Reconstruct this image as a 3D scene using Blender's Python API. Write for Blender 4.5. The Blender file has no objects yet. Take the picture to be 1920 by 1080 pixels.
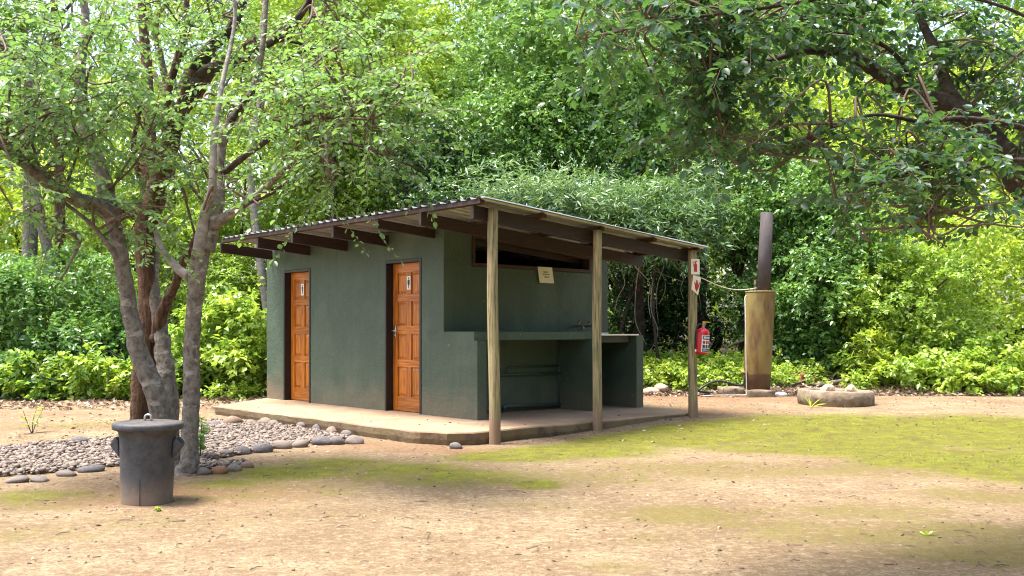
import bpy, math, random
import numpy as np
from mathutils import Vector

random.seed(7)
RNG = np.random.default_rng(11)
SC = bpy.context.scene
COL = SC.collection
F, HX, HY, HC = 1828.0, 960.0, 622.0, 1.22      # focal length and horizon in photo pixels, eye height in metres

# ------------------------------------------------------------------ camera
cam_d = bpy.data.cameras.new('camera')
cam = bpy.data.objects.new('camera', cam_d)
COL.objects.link(cam)
cam.location = (0, 0, HC)
cam.rotation_euler = (math.radians(90), 0, 0)
cam_d.sensor_width = 36.0
cam_d.lens = 36.0 * F / 1920.0
cam_d.shift_y = (HY - 540.0) / 1920.0
cam_d.clip_end = 2000
SC.camera = cam

# ------------------------------------------------------------------ sky, sun, exposure
SUN_AZ, SUN_EL = math.radians(262), math.radians(72)     # azimuth from +Y towards +X
world = bpy.data.worlds.new('World')
SC.world = world
world.use_nodes = True
wn = world.node_tree.nodes
wl = world.node_tree.links
sky = wn.new('ShaderNodeTexSky')
sky.sky_type = 'NISHITA'
sky.sun_disc = False
sky.sun_elevation = SUN_EL
sky.sun_rotation = SUN_AZ
sky.air_density = 1.3
sky.dust_density = 4.0
sky.ozone_density = 0.6
wl.new(sky.outputs[0], wn['Background'].inputs[0])
wn['Background'].inputs[1].default_value = 0.125
sun_d = bpy.data.lights.new('sun', 'SUN')
sun_d.energy = 3.3
sun_d.angle = math.radians(20.0)
sun_d.color = (1.0, 0.965, 0.90)
sun = bpy.data.objects.new('sun', sun_d)
COL.objects.link(sun)
sd = Vector((math.sin(SUN_AZ) * math.cos(SUN_EL), math.cos(SUN_AZ) * math.cos(SUN_EL), math.sin(SUN_EL)))
sun.rotation_euler = sd.to_track_quat('Z', 'Y').to_euler()
sun.location = sd * 40
SC.view_settings.view_transform = 'Standard'
SC.view_settings.look = 'None'
SC.view_settings.gamma = 1.0
SC.view_settings.use_curve_mapping = False
SC.view_settings.exposure = 1.92
SC.cycles.max_bounces = 7
SC.cycles.diffuse_bounces = 2
SC.cycles.glossy_bounces = 2
SC.cycles.transmission_bounces = 4
SC.cycles.transparent_max_bounces = 4
SC.cycles.use_denoising = True
SC.cycles.filter_width = 1.1

# ------------------------------------------------------------------ helpers
def W(px, py, d):
    """World point seen at photo pixel (px, py) at depth d metres."""
    return np.array([(px - HX) / F * d, d, HC + (HY - py) / F * d])

def smooth(a, b, x):
    t = np.clip((x - a) / (b - a), 0, 1)
    return t * t * (3 - 2 * t)

def vnoise(x, y, seed=0):
    x = np.asarray(x, float); y = np.asarray(y, float)
    xi = np.floor(x).astype(np.int64); yi = np.floor(y).astype(np.int64)
    xf = x - xi; yf = y - yi
    def h(a, b):
        n = (a * 374761393 + b * 668265263 + seed * 1442695041) & 0xffffffff
        n = ((n ^ (n >> 13)) * 1274126177) & 0xffffffff
        return ((n ^ (n >> 16)) & 0xffff) / 65535.0
    u = xf * xf * (3 - 2 * xf); v = yf * yf * (3 - 2 * yf)
    return (h(xi, yi) * (1 - u) + h(xi + 1, yi) * u) * (1 - v) + (h(xi, yi + 1) * (1 - u) + h(xi + 1, yi + 1) * u) * v

def fbm(x, y, seed=0, octv=4):
    s, a, f = 0, 0.5, 1.0
    for i in range(octv):
        s = s + a * vnoise(x * f, y * f, seed + i * 17)
        a *= 0.5; f *= 2.03
    return s

def gz(x, y):
    """Ground height."""
    x = np.asarray(x, float); y = np.asarray(y, float)
    z = 0.09 * smooth(10.6, 13.2, y) * smooth(-2.0, 1.8, x) + 0.03 * smooth(12.0, 15.0, y)
    z = z + 0.25 * smooth(18, 26, y) + 0.36 * smooth(16.8, 20.5, y) * smooth(.5, 3.0, x) + 0.12 * smooth(16.5, 20, y) * smooth(-2, -6, x)
    z = z + 0.05 * (fbm(x * 0.5, y * 0.5, 3, 3) - 0.44) * smooth(2, 5, y)
    z = z + 0.018 * (fbm(x * 2.2, y * 2.2, 5, 3) - 0.44)
    return z

def G(px, py):
    """Ground point seen at photo pixel."""
    d = HC * F / (py - HY)
    for _ in range(6):
        z = float(gz((px - HX) / F * d, d))
        d = (HC - z) * F / (py - HY)
    x = (px - HX) / F * d
    return np.array([x, d, float(gz(x, d))])

def tag(o, label=None, cat=None, group=None, kind=None):
    if label: o['label'] = label
    if cat: o['category'] = cat
    if group: o['group'] = group
    if kind: o['kind'] = kind
    return o

def empty(name, loc=(0, 0, 0), rz=0.0):
    o = bpy.data.objects.new(name, None)
    o.empty_display_size = 0.2
    COL.objects.link(o)
    o.location = loc
    o.rotation_euler = (0, 0, rz)
    return o

def link_mesh(name, me, mat, parent=None):
    o = bpy.data.objects.new(name, me)
    COL.objects.link(o)
    if mat is not None and not me.materials:
        me.materials.append(mat)
    if parent is not None:
        o.parent = parent
    return o

def mesh(name, verts, faces, smoothf=False):
    me = bpy.data.meshes.new(name)
    me.from_pydata([tuple(map(float, v)) for v in verts], [], [tuple(map(int, f)) for f in faces])
    me.update()
    if smoothf:
        me.polygons.foreach_set('use_smooth', [True] * len(me.polygons))
    return me

def obj(name, verts, faces, mat, parent=None, smoothf=False, bevel=0.0):
    o = link_mesh(name, mesh(name, verts, faces, smoothf), mat, parent)
    if bevel:
        m = o.modifiers.new('bevel', 'BEVEL'); m.width = bevel; m.segments = 2; m.limit_method = 'ANGLE'
    return o

def big_mesh(name, V, faces_idx, nper, tint=None, smoothf=False):
    """Fast mesh from numpy arrays: faces_idx (n, nper)."""
    me = bpy.data.meshes.new(name)
    V = np.ascontiguousarray(V, dtype=np.float32); Fi = np.ascontiguousarray(faces_idx, dtype=np.int32)
    n = len(Fi)
    me.vertices.add(len(V)); me.vertices.foreach_set('co', V.ravel())
    me.loops.add(n * nper); me.loops.foreach_set('vertex_index', Fi.ravel())
    me.polygons.add(n)
    me.polygons.foreach_set('loop_start', np.arange(0, n * nper, nper, dtype=np.int32))
    me.polygons.foreach_set('loop_total', np.full(n, nper, dtype=np.int32))
    if smoothf:
        me.polygons.foreach_set('use_smooth', np.ones(n, dtype=bool))
    me.update(calc_edges=True)
    if tint is not None:
        a = me.attributes.new('tint', 'FLOAT', 'FACE')
        a.data.foreach_set('value', np.ascontiguousarray(tint, dtype=np.float32))
    return me

BOXF = [(0, 3, 2, 1), (4, 5, 6, 7), (0, 1, 5, 4), (1, 2, 6, 5), (2, 3, 7, 6), (3, 0, 4, 7)]
def box(x0, x1, y0, y1, z0, z1):
    return [(x0, y0, z0), (x1, y0, z0), (x1, y1, z0), (x0, y1, z0), (x0, y0, z1), (x1, y0, z1), (x1, y1, z1), (x0, y1, z1)], list(BOXF)

def prism(poly, a, b, axis='y'):
    """Extrude polygon (list of 2-tuples) between a and b along axis."""
    n = len(poly)
    def mk(p, h):
        if axis == 'y': return (p[0], h, p[1])
        if axis == 'x': return (h, p[0], p[1])
        return (p[0], p[1], h)
    v = [mk(p, a) for p in poly] + [mk(p, b) for p in poly]
    f = [tuple(range(n - 1, -1, -1)), tuple(range(n, 2 * n))] + [(i, (i + 1) % n, n + (i + 1) % n, n + i) for i in range(n)]
    return v, f

def join(parts):
    V, Fs = [], []
    for v, f in parts:
        o = len(V); V += list(v); Fs += [tuple(i + o for i in q) for q in f]
    return V, Fs

def lathe(profile, n=32, c=(0, 0, 0)):
    """profile: list of (r, z)."""
    v, f = [], []
    for r, z in profile:
        for k in range(n):
            a = 2 * math.pi * k / n
            v.append((c[0] + r * math.cos(a), c[1] + r * math.sin(a), c[2] + z))
    for i in range(len(profile) - 1):
        for k in range(n):
            f.append((i * n + k, i * n + (k + 1) % n, (i + 1) * n + (k + 1) % n, (i + 1) * n + k))
    if profile[0][0] > 1e-4: f.append(tuple(range(n - 1, -1, -1)))
    if profile[-1][0] > 1e-4: f.append(tuple((len(profile) - 1) * n + k for k in range(n)))
    return v, f

def spline(pts, per=6):
    """Catmull-Rom resampling of points (with any number of columns)."""
    P = np.asarray(pts, float)
    P = np.vstack([2 * P[0] - P[1], P, 2 * P[-1] - P[-2]])
    out = []
    for i in range(1, len(P) - 2):
        for k in range(per):
            t = k / per
            out.append(0.5 * ((2 * P[i]) + (-P[i - 1] + P[i + 1]) * t + (2 * P[i - 1] - 5 * P[i] + 4 * P[i + 1] - P[i + 2]) * t ** 2 + (-P[i - 1] + 3 * P[i] - 3 * P[i + 1] + P[i + 2]) * t ** 3))
    out.append(P[-2])
    return np.array(out)

def tube(path, radii, sides=10, jit=0.0, rng=RNG, closed=True):
    P = np.asarray(path, float); R = np.asarray(radii, float) * np.ones(len(P))
    T = np.gradient(P, axis=0); T /= np.linalg.norm(T, axis=1)[:, None] + 1e-9
    ref = np.array([1, 0, 0]) if abs(T[0][0]) < 0.8 else np.array([0, 1, 0])
    n = np.cross(T[0], ref); n /= np.linalg.norm(n)
    V = []
    ph = rng.random(3) * 6.28
    for i in range(len(P)):
        n = n - T[i] * np.dot(n, T[i]); n /= np.linalg.norm(n) + 1e-9
        b = np.cross(T[i], n)
        for k in range(sides):
            a = 2 * math.pi * k / sides
            r = R[i] * (1 + jit * (math.sin(2 * a + ph[0] + i * 0.35) * 0.5 + math.sin(3 * a + ph[1] - i * 0.5) * 0.4 + (rng.random() - 0.5) * 0.5))
            V.append(P[i] + r * (math.cos(a) * n + math.sin(a) * b))
    Fs = []
    for i in range(len(P) - 1):
        for k in range(sides):
            Fs.append((i * sides + k, i * sides + (k + 1) % sides, (i + 1) * sides + (k + 1) % sides, (i + 1) * sides + k))
    if closed:
        Fs.append(tuple(range(sides - 1, -1, -1)))
        Fs.append(tuple((len(P) - 1) * sides + k for k in range(sides)))
    return V, Fs

# ------------------------------------------------------------------ materials
def new_mat(name):
    m = bpy.data.materials.new(name); m.use_nodes = True
    nt = m.node_tree
    return m, nt, nt.nodes, nt.links, nt.nodes['Principled BSDF']

def nd(nt, typ, **kw):
    n = nt.nodes.new(typ)
    for k, v in kw.items():
        setattr(n, k, v)
    return n

def noise(nt, scale, vec=None, detail=4, rough=0.55, stretch=None, coord='Object'):
    tc = nd(nt, 'ShaderNodeTexCoord')
    src = tc.outputs[coord] if vec is None else vec
    if stretch is not None:
        mp = nd(nt, 'ShaderNodeMapping'); mp.inputs['Scale'].default_value = stretch
        nt.links.new(src, mp.inputs[0]); src = mp.outputs[0]
    n = nd(nt, 'ShaderNodeTexNoise')
    n.inputs['Scale'].default_value = scale; n.inputs['Detail'].default_value = detail; n.inputs['Roughness'].default_value = rough
    nt.links.new(src, n.inputs['Vector'])
    return n.outputs['Fac']

def ramp(nt, fac, stops):
    r = nd(nt, 'ShaderNodeValToRGB')
    el = r.color_ramp.elements
    while len(el) < len(stops): el.new(0.5)
    for e, (p, c) in zip(el, stops):
        e.position = p; e.color = (*c, 1) if len(c) == 3 else c
    nt.links.new(fac, r.inputs[0])
    return r.outputs[0]

def mix(nt, fac, a, b, typ='MIX'):
    m = nd(nt, 'ShaderNodeMix', data_type='RGBA', blend_type=typ)
    for s, v in ((m.inputs[0], fac), (m.inputs[6], a), (m.inputs[7], b)):
        if isinstance(v, (int, float)): s.default_value = v
        elif isinstance(v, tuple): s.default_value = (*v, 1) if len(v) == 3 else v
        else: nt.links.new(v, s)
    return m.outputs[2]

def mrange(nt, val, a, b, c=0.0, d=1.0):
    m = nd(nt, 'ShaderNodeMapRange'); m.interpolation_type = 'SMOOTHSTEP'
    for s, v in zip(m.inputs[1:5], (a, b, c, d)): s.default_value = v
    nt.links.new(val, m.inputs[0])
    return m.outputs[0]

def mathn(nt, op, a, b=None):
    m = nd(nt, 'ShaderNodeMath', operation=op)
    for s, v in zip(m.inputs, (a, b)):
        if v is None: continue
        if isinstance(v, (int, float)): s.default_value = v
        else: nt.links.new(v, s)
    return m.outputs[0]

def bump(nt, height, strength, dist, bsdf):
    b = nd(nt, 'ShaderNodeBump'); b.inputs['Strength'].default_value = strength; b.inputs['Distance'].default_value = dist
    nt.links.new(height, b.inputs['Height']); nt.links.new(b.outputs[0], bsdf.inputs['Normal'])
    return b

def posz(nt, coord='Object'):
    tc = nd(nt, 'ShaderNodeTexCoord'); s = nd(nt, 'ShaderNodeSeparateXYZ')
    nt.links.new(tc.outputs[coord], s.inputs[0])
    return s.outputs

def simple(name, c1, c2, scale, rough=0.7, bscale=None, bstr=0.3, bdist=0.01, stretch=None, metallic=0.0, spec=0.5, detail=5):
    m, nt, N, L, B = new_mat(name)
    f = noise(nt, scale, stretch=stretch, detail=detail)
    L.new(ramp(nt, f, [(0.3, c1), (0.7, c2)]), B.inputs['Base Color'])
    B.inputs['Roughness'].default_value = rough; B.inputs['Metallic'].default_value = metallic
    B.inputs['Specular IOR Level'].default_value = spec
    if bscale:
        bump(nt, noise(nt, bscale, stretch=stretch, detail=4), bstr, bdist, B)
    return m

def leaf_mat(name, stops, transl=0.4, tcol=(0.42, 0.56, 0.04), rough=0.34, spec=0.75):
    m, nt, N, L, B = new_mat(name)
    at = nd(nt, 'ShaderNodeAttribute', attribute_name='tint')
    c = ramp(nt, at.outputs['Fac'], stops)
    L.new(c, B.inputs['Base Color'])
    B.inputs['Roughness'].default_value = rough
    B.inputs['Specular IOR Level'].default_value = spec
    t = nd(nt, 'ShaderNodeBsdfTranslucent')
    L.new(mix(nt, 0.5, c, tcol), t.inputs[0])
    ms = nd(nt, 'ShaderNodeMixShader'); ms.inputs[0].default_value = transl
    L.new(B.outputs[0], ms.inputs[1]); L.new(t.outputs[0], ms.inputs[2])
    L.new(ms.outputs[0], N['Material Output'].inputs[0])
    return m

M = {}
# green plaster, dusty red splash near the ground
m, nt, N, L, B = new_mat('green_plaster')
x_, y_, z_ = posz(nt)
n1 = noise(nt, 1.3, detail=5); n2 = noise(nt, 26, detail=3)
base = ramp(nt, n1, [(0.3, (0.042, 0.067, 0.045)), (0.7, (0.063, 0.094, 0.066))])
base = mix(nt, mrange(nt, n2, 0.55, 0.75, 0, 0.35), base, (0.09, 0.134, 0.098))
stk = noise(nt, 3.0, detail=6, stretch=(3.2, 3.2, 0.28))
base = mix(nt, mrange(nt, stk, 0.50, 0.68, 0, 0.5), base, (0.038, 0.062, 0.043))
pat = noise(nt, 0.9, detail=3)
base = mix(nt, mrange(nt, pat, 0.50, 0.60, 0, 0.35), base, (0.092, 0.128, 0.092))
spk = noise(nt, 14, detail=2)
base = mix(nt, mrange(nt, spk, 0.70, 0.74, 0, 0.5), base, (0.20, 0.20, 0.17))
zz = mathn(nt, 'ADD', z_, mathn(nt, 'MULTIPLY', mathn(nt, 'SUBTRACT', noise(nt, 3.0, detail=6), 0.5), 0.75))
dustw = mathn(nt, 'ADD', 0.40, mathn(nt, 'MULTIPLY', mrange(nt, x_, -3.9, -4.7), 0.6))
base = mix(nt, mathn(nt, 'MULTIPLY', mrange(nt, zz, 0.48, 0.0), dustw), base, (0.19, 0.13, 0.085))
L.new(base, B.inputs['Base Color']); B.inputs['Roughness'].default_value = 0.55; B.inputs['Specular IOR Level'].default_value = 0.4
hb = mathn(nt, 'ADD', noise(nt, 38, detail=5, rough=0.65), mathn(nt, 'MULTIPLY', noise(nt, 4, detail=3), 2.2))
bump(nt, hb, 0.5, 0.02, B)
M['plaster'] = m
# concrete slab
m, nt, N, L, B = new_mat('concrete')
x_, y_, z_ = posz(nt)
n1 = noise(nt, 1.7, detail=7, rough=0.6); n2 = noise(nt, 22, detail=4)
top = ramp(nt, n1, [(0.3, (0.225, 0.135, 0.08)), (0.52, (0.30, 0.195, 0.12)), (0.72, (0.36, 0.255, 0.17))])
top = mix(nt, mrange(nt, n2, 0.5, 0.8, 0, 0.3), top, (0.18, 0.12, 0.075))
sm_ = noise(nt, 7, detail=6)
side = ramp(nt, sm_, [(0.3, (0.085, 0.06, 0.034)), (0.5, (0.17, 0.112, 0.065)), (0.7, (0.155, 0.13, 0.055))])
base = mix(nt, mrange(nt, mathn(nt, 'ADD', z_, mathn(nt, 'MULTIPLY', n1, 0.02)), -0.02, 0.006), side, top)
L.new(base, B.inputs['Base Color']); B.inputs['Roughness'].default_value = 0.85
bump(nt, mathn(nt, 'ADD', noise(nt, 30, detail=5), sm_), 0.5, 0.015, B)
M['concrete'] = m
M['stone_conc'] = simple('weathered_concrete', (0.11, 0.08, 0.05), (0.27, 0.21, 0.15), 9, 0.9, 35, 0.6, 0.02)
# varnished door wood
def wood(name, c1, c2, c3, rough, stretch, scale=6, spec=0.5, bstr=0.2):
    m, nt, N, L, B = new_mat(name)
    f = noise(nt, scale, stretch=stretch, detail=6, rough=0.6)
    big = noise(nt, 2.1, detail=2)
    c = ramp(nt, f, [(0.3, c1), (0.5, c2), (0.72, c3)])
    oi = nd(nt, 'ShaderNodeObjectInfo')
    hs = nd(nt, 'ShaderNodeHueSaturation'); L.new(c, hs.inputs['Color'])
    L.new(mathn(nt, 'ADD', 0.72, mathn(nt, 'ADD', mathn(nt, 'MULTIPLY', oi.outputs['Random'], 0.35), mathn(nt, 'MULTIPLY', big, 0.3))), hs.inputs['Value'])
    L.new(hs.outputs[0], B.inputs['Base Color'])
    B.inputs['Roughness'].default_value = rough; B.inputs['Specular IOR Level'].default_value = spec
    bump(nt, f, bstr, 0.004, B)
    return m
M['door'] = wood('varnished_wood', (0.17, 0.040, 0.004), (0.37, 0.11, 0.009), (0.54, 0.19, 0.018), 0.38, (9, 9, 0.7), 5)
M['rail'] = wood('varnished_wood_rail', (0.17, 0.040, 0.004), (0.35, 0.105, 0.009), (0.52, 0.185, 0.018), 0.38, (0.7, 9, 9), 5)
M['rafter'] = wood('stained_timber', (0.011, 0.005, 0.0035), (0.022, 0.009, 0.006), (0.04, 0.017, 0.011), 0.6, (9, 0.8, 9), 5)
M['purlin'] = wood('stained_timber_purlin', (0.018, 0.008, 0.005), (0.04, 0.016, 0.010), (0.08, 0.034, 0.020), 0.6, (0.8, 9, 9), 5)
# treated poles
m, nt, N, L, B = new_mat('treated_pole')
x_, y_, z_ = posz(nt)
f = noise(nt, 6, stretch=(9, 9, 0.5), detail=7, rough=0.65); g = noise(nt, 3, detail=4)
c = ramp(nt, f, [(0.34, (0.07, 0.054, 0.026)), (0.46, (0.21, 0.168, 0.08)), (0.56, (0.30, 0.24, 0.125)), (0.74, (0.40, 0.33, 0.19))])
c = mix(nt, mrange(nt, g, 0.5, 0.72, 0, 0.6), c, (0.13, 0.135, 0.06))
c = mix(nt, mrange(nt, noise(nt, 9, stretch=(2.5, 2.5, 1), detail=2), 0.68, 0.76, 0, 0.85), c, (0.24, 0.11, 0.045))
c = mix(nt, mathn(nt, 'MULTIPLY', mrange(nt, mathn(nt, 'ADD', z_, mathn(nt, 'MULTIPLY', g, 0.2)), 0.42, 0.12), 0.8), c, (0.22, 0.13, 0.085))
L.new(c, B.inputs['Base Color']); B.inputs['Roughness'].default_value = 0.75
bump(nt, f, 0.5, 0.008, B)
M['pole'] = m
M['steel_dark'] = simple('black_painted_steel', (0.006, 0.006, 0.008), (0.012, 0.012, 0.014), 20, 0.45)
# galvanised roofing
m, nt, N, L, B = new_mat('galvanised_sheet')
f = noise(nt, 5, detail=5)
L.new(ramp(nt, f, [(0.3, (0.27, 0.27, 0.27)), (0.7, (0.44, 0.45, 0.46))]), B.inputs['Base Color'])
B.inputs['Metallic'].default_value = 0.55; B.inputs['Roughness'].default_value = 0.42
M['roof'] = m
M['chrome'] = simple('worn_chrome', (0.30, 0.29, 0.27), (0.5, 0.49, 0.46), 30, 0.35, metallic=0.9)
M['brass'] = simple('worn_brass', (0.20, 0.15, 0.08), (0.35, 0.28, 0.16), 40, 0.4, metallic=0.8)
M['inox'] = simple('stainless_steel', (0.55, 0.55, 0.54), (0.72, 0.72, 0.71), 12, 0.3, metallic=0.9)
M['sink_dark'] = simple('shaded_bowl', (0.03, 0.032, 0.032), (0.05, 0.052, 0.052), 10, 0.6)  # bowl coloured dark to paint in the shade below the sink rim
M['pipe_green'] = simple('green_painted_pipe', (0.045, 0.065, 0.052), (0.07, 0.095, 0.08), 15, 0.5)
M['white'] = simple('white_plastic', (0.66, 0.64, 0.58), (0.8, 0.79, 0.74), 8, 0.5)
M['black'] = simple('black_print', (0.012, 0.012, 0.012), (0.02, 0.02, 0.02), 8, 0.6)
M['paper'] = simple('aged_paper', (0.72, 0.67, 0.55), (0.84, 0.81, 0.70), 6, 0.8)
M['ink'] = simple('brown_ink', (0.035, 0.022, 0.012), (0.06, 0.04, 0.02), 8, 0.8)
M['cream'] = simple('cream_sign', (0.66, 0.58, 0.44), (0.80, 0.74, 0.62), 9, 0.6)
M['redprint'] = simple('red_print', (0.34, 0.02, 0.012), (0.45, 0.035, 0.02), 9, 0.6)
M['red'] = simple('red_enamel', (0.50, 0.008, 0.014), (0.58, 0.014, 0.02), 5, 0.28)
M['blue'] = simple('navy_print', (0.012, 0.03, 0.10), (0.02, 0.05, 0.14), 9, 0.5)
M['yellow'] = simple('yellow_plastic', (0.75, 0.36, 0.01), (0.85, 0.45, 0.02), 9, 0.45)
M['rubber'] = simple('black_rubber', (0.012, 0.012, 0.014), (0.025, 0.025, 0.028), 14, 0.5)
# dust bin: black rubber with red dust rubbed on it
m, nt, N, L, B = new_mat('dusty_rubber')
x_, y_, z_ = posz(nt)
n1 = noise(nt, 9, detail=8, rough=0.7); n2 = noise(nt, 60, detail=3)
c = ramp(nt, n1, [(0.35, (0.030, 0.031, 0.036)), (0.65, (0.072, 0.072, 0.080))])
c = mix(nt, mrange(nt, n2, 0.5, 0.7, 0, 0.25), c, (0.10, 0.09, 0.085))
zz = mathn(nt, 'ADD', z_, mathn(nt, 'MULTIPLY', mathn(nt, 'SUBTRACT', n1, 0.5), 0.32))
c = mix(nt, mathn(nt, 'MULTIPLY', mrange(nt, zz, 0.22, 0.0), 0.85), c, (0.24, 0.175, 0.13))
nz = nd(nt, 'ShaderNodeNewGeometry'); sp = nd(nt, 'ShaderNodeSeparateXYZ'); L.new(nz.outputs['Normal'], sp.inputs[0])
c = mix(nt, mathn(nt, 'MULTIPLY', mrange(nt, sp.outputs[2], 0.6, 0.95), mrange(nt, n1, 0.4, 0.75, 0.15, 0.75)), c, (0.14, 0.11, 0.09))
L.new(c, B.inputs['Base Color']); B.inputs['Roughness'].default_value = 0.62; B.inputs['Specular IOR Level'].default_value = 0.35
bump(nt, n1, 0.25, 0.01, B)
M['bin'] = m
# rusty boiler drum
m, nt, N, L, B = new_mat('rusty_drum')
x_, y_, z_ = posz(nt)
f = noise(nt, 3.2, stretch=(1.3, 1.3, 0.35), detail=8, rough=0.6); g = noise(nt, 2.3, detail=4)
c = ramp(nt, f, [(0.34, (0.085, 0.040, 0.013)), (0.44, (0.15, 0.09, 0.026)), (0.53, (0.205, 0.148, 0.042)), (0.75, (0.24, 0.195, 0.066))])
c = mix(nt, mrange(nt, g, 0.52, 0.7, 0, 0.45), c, (0.16, 0.15, 0.055))
c = mix(nt, mrange(nt, mathn(nt, 'ADD', z_, mathn(nt, 'MULTIPLY', g, 0.15)), 0.46, 0.42, 0, 0.85), c, (0.07, 0.033, 0.02))
L.new(c, B.inputs['Base Color']); B.inputs['Roughness'].default_value = 0.62; B.inputs['Metallic'].default_value = 0.1
bump(nt, f, 0.3, 0.01, B)
M['drum'] = m
M['flue'] = simple('brown_flue_steel', (0.055, 0.046, 0.046), (0.10, 0.085, 0.085), 4, 0.85, 40, 0.15, 0.005, stretch=(2, 2, 0.6), spec=0.15)
M['pipe_pale'] = simple('weathered_pipe', (0.36, 0.32, 0.27), (0.55, 0.50, 0.43), 12, 0.55, metallic=0.3)
M['log'] = simple('dead_wood', (0.08, 0.055, 0.04), (0.24, 0.19, 0.145), 8, 0.9, 20, 0.6, 0.02, stretch=(1, 1, 1))
M['plank'] = simple('rusty_red_plank', (0.15, 0.045, 0.02), (0.32, 0.11, 0.05), 9, 0.85, 30, 0.4, 0.01)
M['twig'] = simple('grey_twig', (0.16, 0.12, 0.09), (0.36, 0.30, 0.25), 15, 0.8)
M['twig_brown'] = simple('brown_twig', (0.075, 0.048, 0.032), (0.17, 0.115, 0.08), 15, 0.8)
M['rope'] = simple('pale_cord', (0.5, 0.46, 0.38), (0.68, 0.64, 0.55), 30, 0.8)
# bark
def bark(name, stops, patch, stretch, scale, bstr, bdist, patch_amt=0.8):
    m, nt, N, L, B = new_mat(name)
    f = noise(nt, scale, stretch=stretch, detail=8, rough=0.65)
    g = noise(nt, 5.5, detail=6, rough=0.6, stretch=(1, 1, 1.8))
    c = ramp(nt, f, stops)
    c = mix(nt, mrange(nt, g, 0.56, 0.64, 0, patch_amt), c, patch)
    L.new(c, B.inputs['Base Color']); B.inputs['Roughness'].default_value = 0.85; B.inputs['Specular IOR Level'].default_value = 0.25
    bump(nt, mathn(nt, 'ADD', f, mathn(nt, 'MULTIPLY', noise(nt, 40, detail=4), 0.4)), bstr, bdist, B)
    return m
M['bark_grey'] = bark('smooth_grey_bark', [(0.28, (0.035, 0.028, 0.023)), (0.42, (0.125, 0.105, 0.087)), (0.58, (0.20, 0.17, 0.143)), (0.8, (0.28, 0.25, 0.215))], (0.37, 0.335, 0.285), (1.5, 1.5, 1.2), 15, 1.0, 0.02, 0.7)
M['bark_brown'] = bark('shaggy_brown_bark', [(0.3, (0.025, 0.014, 0.009)), (0.5, (0.11, 0.058, 0.034)), (0.75, (0.22, 0.125, 0.078))], (0.17, 0.13, 0.10), (7, 7, 0.8), 5, 1.0, 0.05, 0.5)
M['bark_dark'] = bark('dark_red_bark', [(0.3, (0.018, 0.013, 0.010)), (0.55, (0.058, 0.041, 0.031)), (0.8, (0.12, 0.088, 0.068))], (0.12, 0.10, 0.085), (2, 2, 2), 7, 0.8, 0.03, 0.5)
M['bark_white'] = bark('pale_bark', [(0.3, (0.12, 0.10, 0.088)), (0.55, (0.27, 0.24, 0.215)), (0.8, (0.38, 0.355, 0.325))], (0.18, 0.16, 0.14), (1, 1, 3), 6, 0.5, 0.02, 0.6)
# leaves
M['leaf_left'] = leaf_mat('fresh_leaf', [(0.0, (0.033, 0.080, 0.030)), (0.45, (0.105, 0.219, 0.080)), (0.85, (0.189, 0.347, 0.110)), (1.0, (0.397, 0.438, 0.114))], 0.5, (0.30, 0.5, 0.06), 0.36)
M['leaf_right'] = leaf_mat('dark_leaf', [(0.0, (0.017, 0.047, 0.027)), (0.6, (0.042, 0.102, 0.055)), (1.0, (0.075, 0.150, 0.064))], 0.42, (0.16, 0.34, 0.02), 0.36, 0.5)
M['leaf_bright'] = leaf_mat('bright_leaf', [(0.0, (0.062, 0.120, 0.019)), (0.5, (0.257, 0.423, 0.058)), (1.0, (0.553, 0.649, 0.086))], 0.42)
M['leaf_mid'] = leaf_mat('mid_leaf', [(0.0, (0.034, 0.086, 0.025)), (0.5, (0.141, 0.301, 0.080)), (1.0, (0.298, 0.473, 0.116))], 0.4, (0.30, 0.48, 0.03))
M['leaf_deep'] = leaf_mat('deep_leaf', [(0.0, (0.011, 0.034, 0.013)), (0.55, (0.041, 0.109, 0.037)), (1.0, (0.113, 0.223, 0.073))], 0.34, (0.2, 0.38, 0.03))
M['leaf_narrow'] = leaf_mat('narrow_leaf', [(0.0, (0.033, 0.081, 0.036)), (0.5, (0.119, 0.228, 0.098)), (1.0, (0.285, 0.407, 0.179))], 0.38, (0.26, 0.40, 0.05))
M['leaf_yellow'] = leaf_mat('yellow_green_leaf', [(0.0, (0.085, 0.160, 0.023)), (0.5, (0.300, 0.470, 0.059)), (1.0, (0.571, 0.631, 0.091))], 0.55, (0.52, 0.60, 0.03))
M['litter'] = leaf_mat('dry_leaf', [(0.0, (0.08, 0.05, 0.032)), (0.5, (0.20, 0.14, 0.10)), (1.0, (0.40, 0.32, 0.26))], 0.1, (0.3, 0.2, 0.1), 0.8, 0.2)
# stones
m, nt, N, L, B = new_mat('river_stone')
oi = nd(nt, 'ShaderNodeObjectInfo')
c = ramp(nt, oi.outputs['Random'], [(0.0, (0.06, 0.054, 0.064)), (0.35, (0.115, 0.094, 0.092)), (0.7, (0.17, 0.12, 0.088)), (1.0, (0.20, 0.11, 0.06))])
n1 = noise(nt, 9, detail=6)
c = mix(nt, mrange(nt, n1, 0.35, 0.7, 0, 0.6), c, (0.22, 0.19, 0.17))
L.new(c, B.inputs['Base Color']); B.inputs['Roughness'].default_value = 0.75
bump(nt, noise(nt, 22, detail=5), 0.5, 0.02, B)
M['stone'] = m
m, nt, N, L, B = new_mat('gravel_stone')
at = nd(nt, 'ShaderNodeAttribute', attribute_name='tint')
c = ramp(nt, at.outputs['Fac'], [(0.0, (0.055, 0.042, 0.040)), (0.3, (0.105, 0.080, 0.066)), (0.6, (0.165, 0.126, 0.102)), (0.85, (0.26, 0.212, 0.18)), (1.0, (0.19, 0.125, 0.085))])
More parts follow.
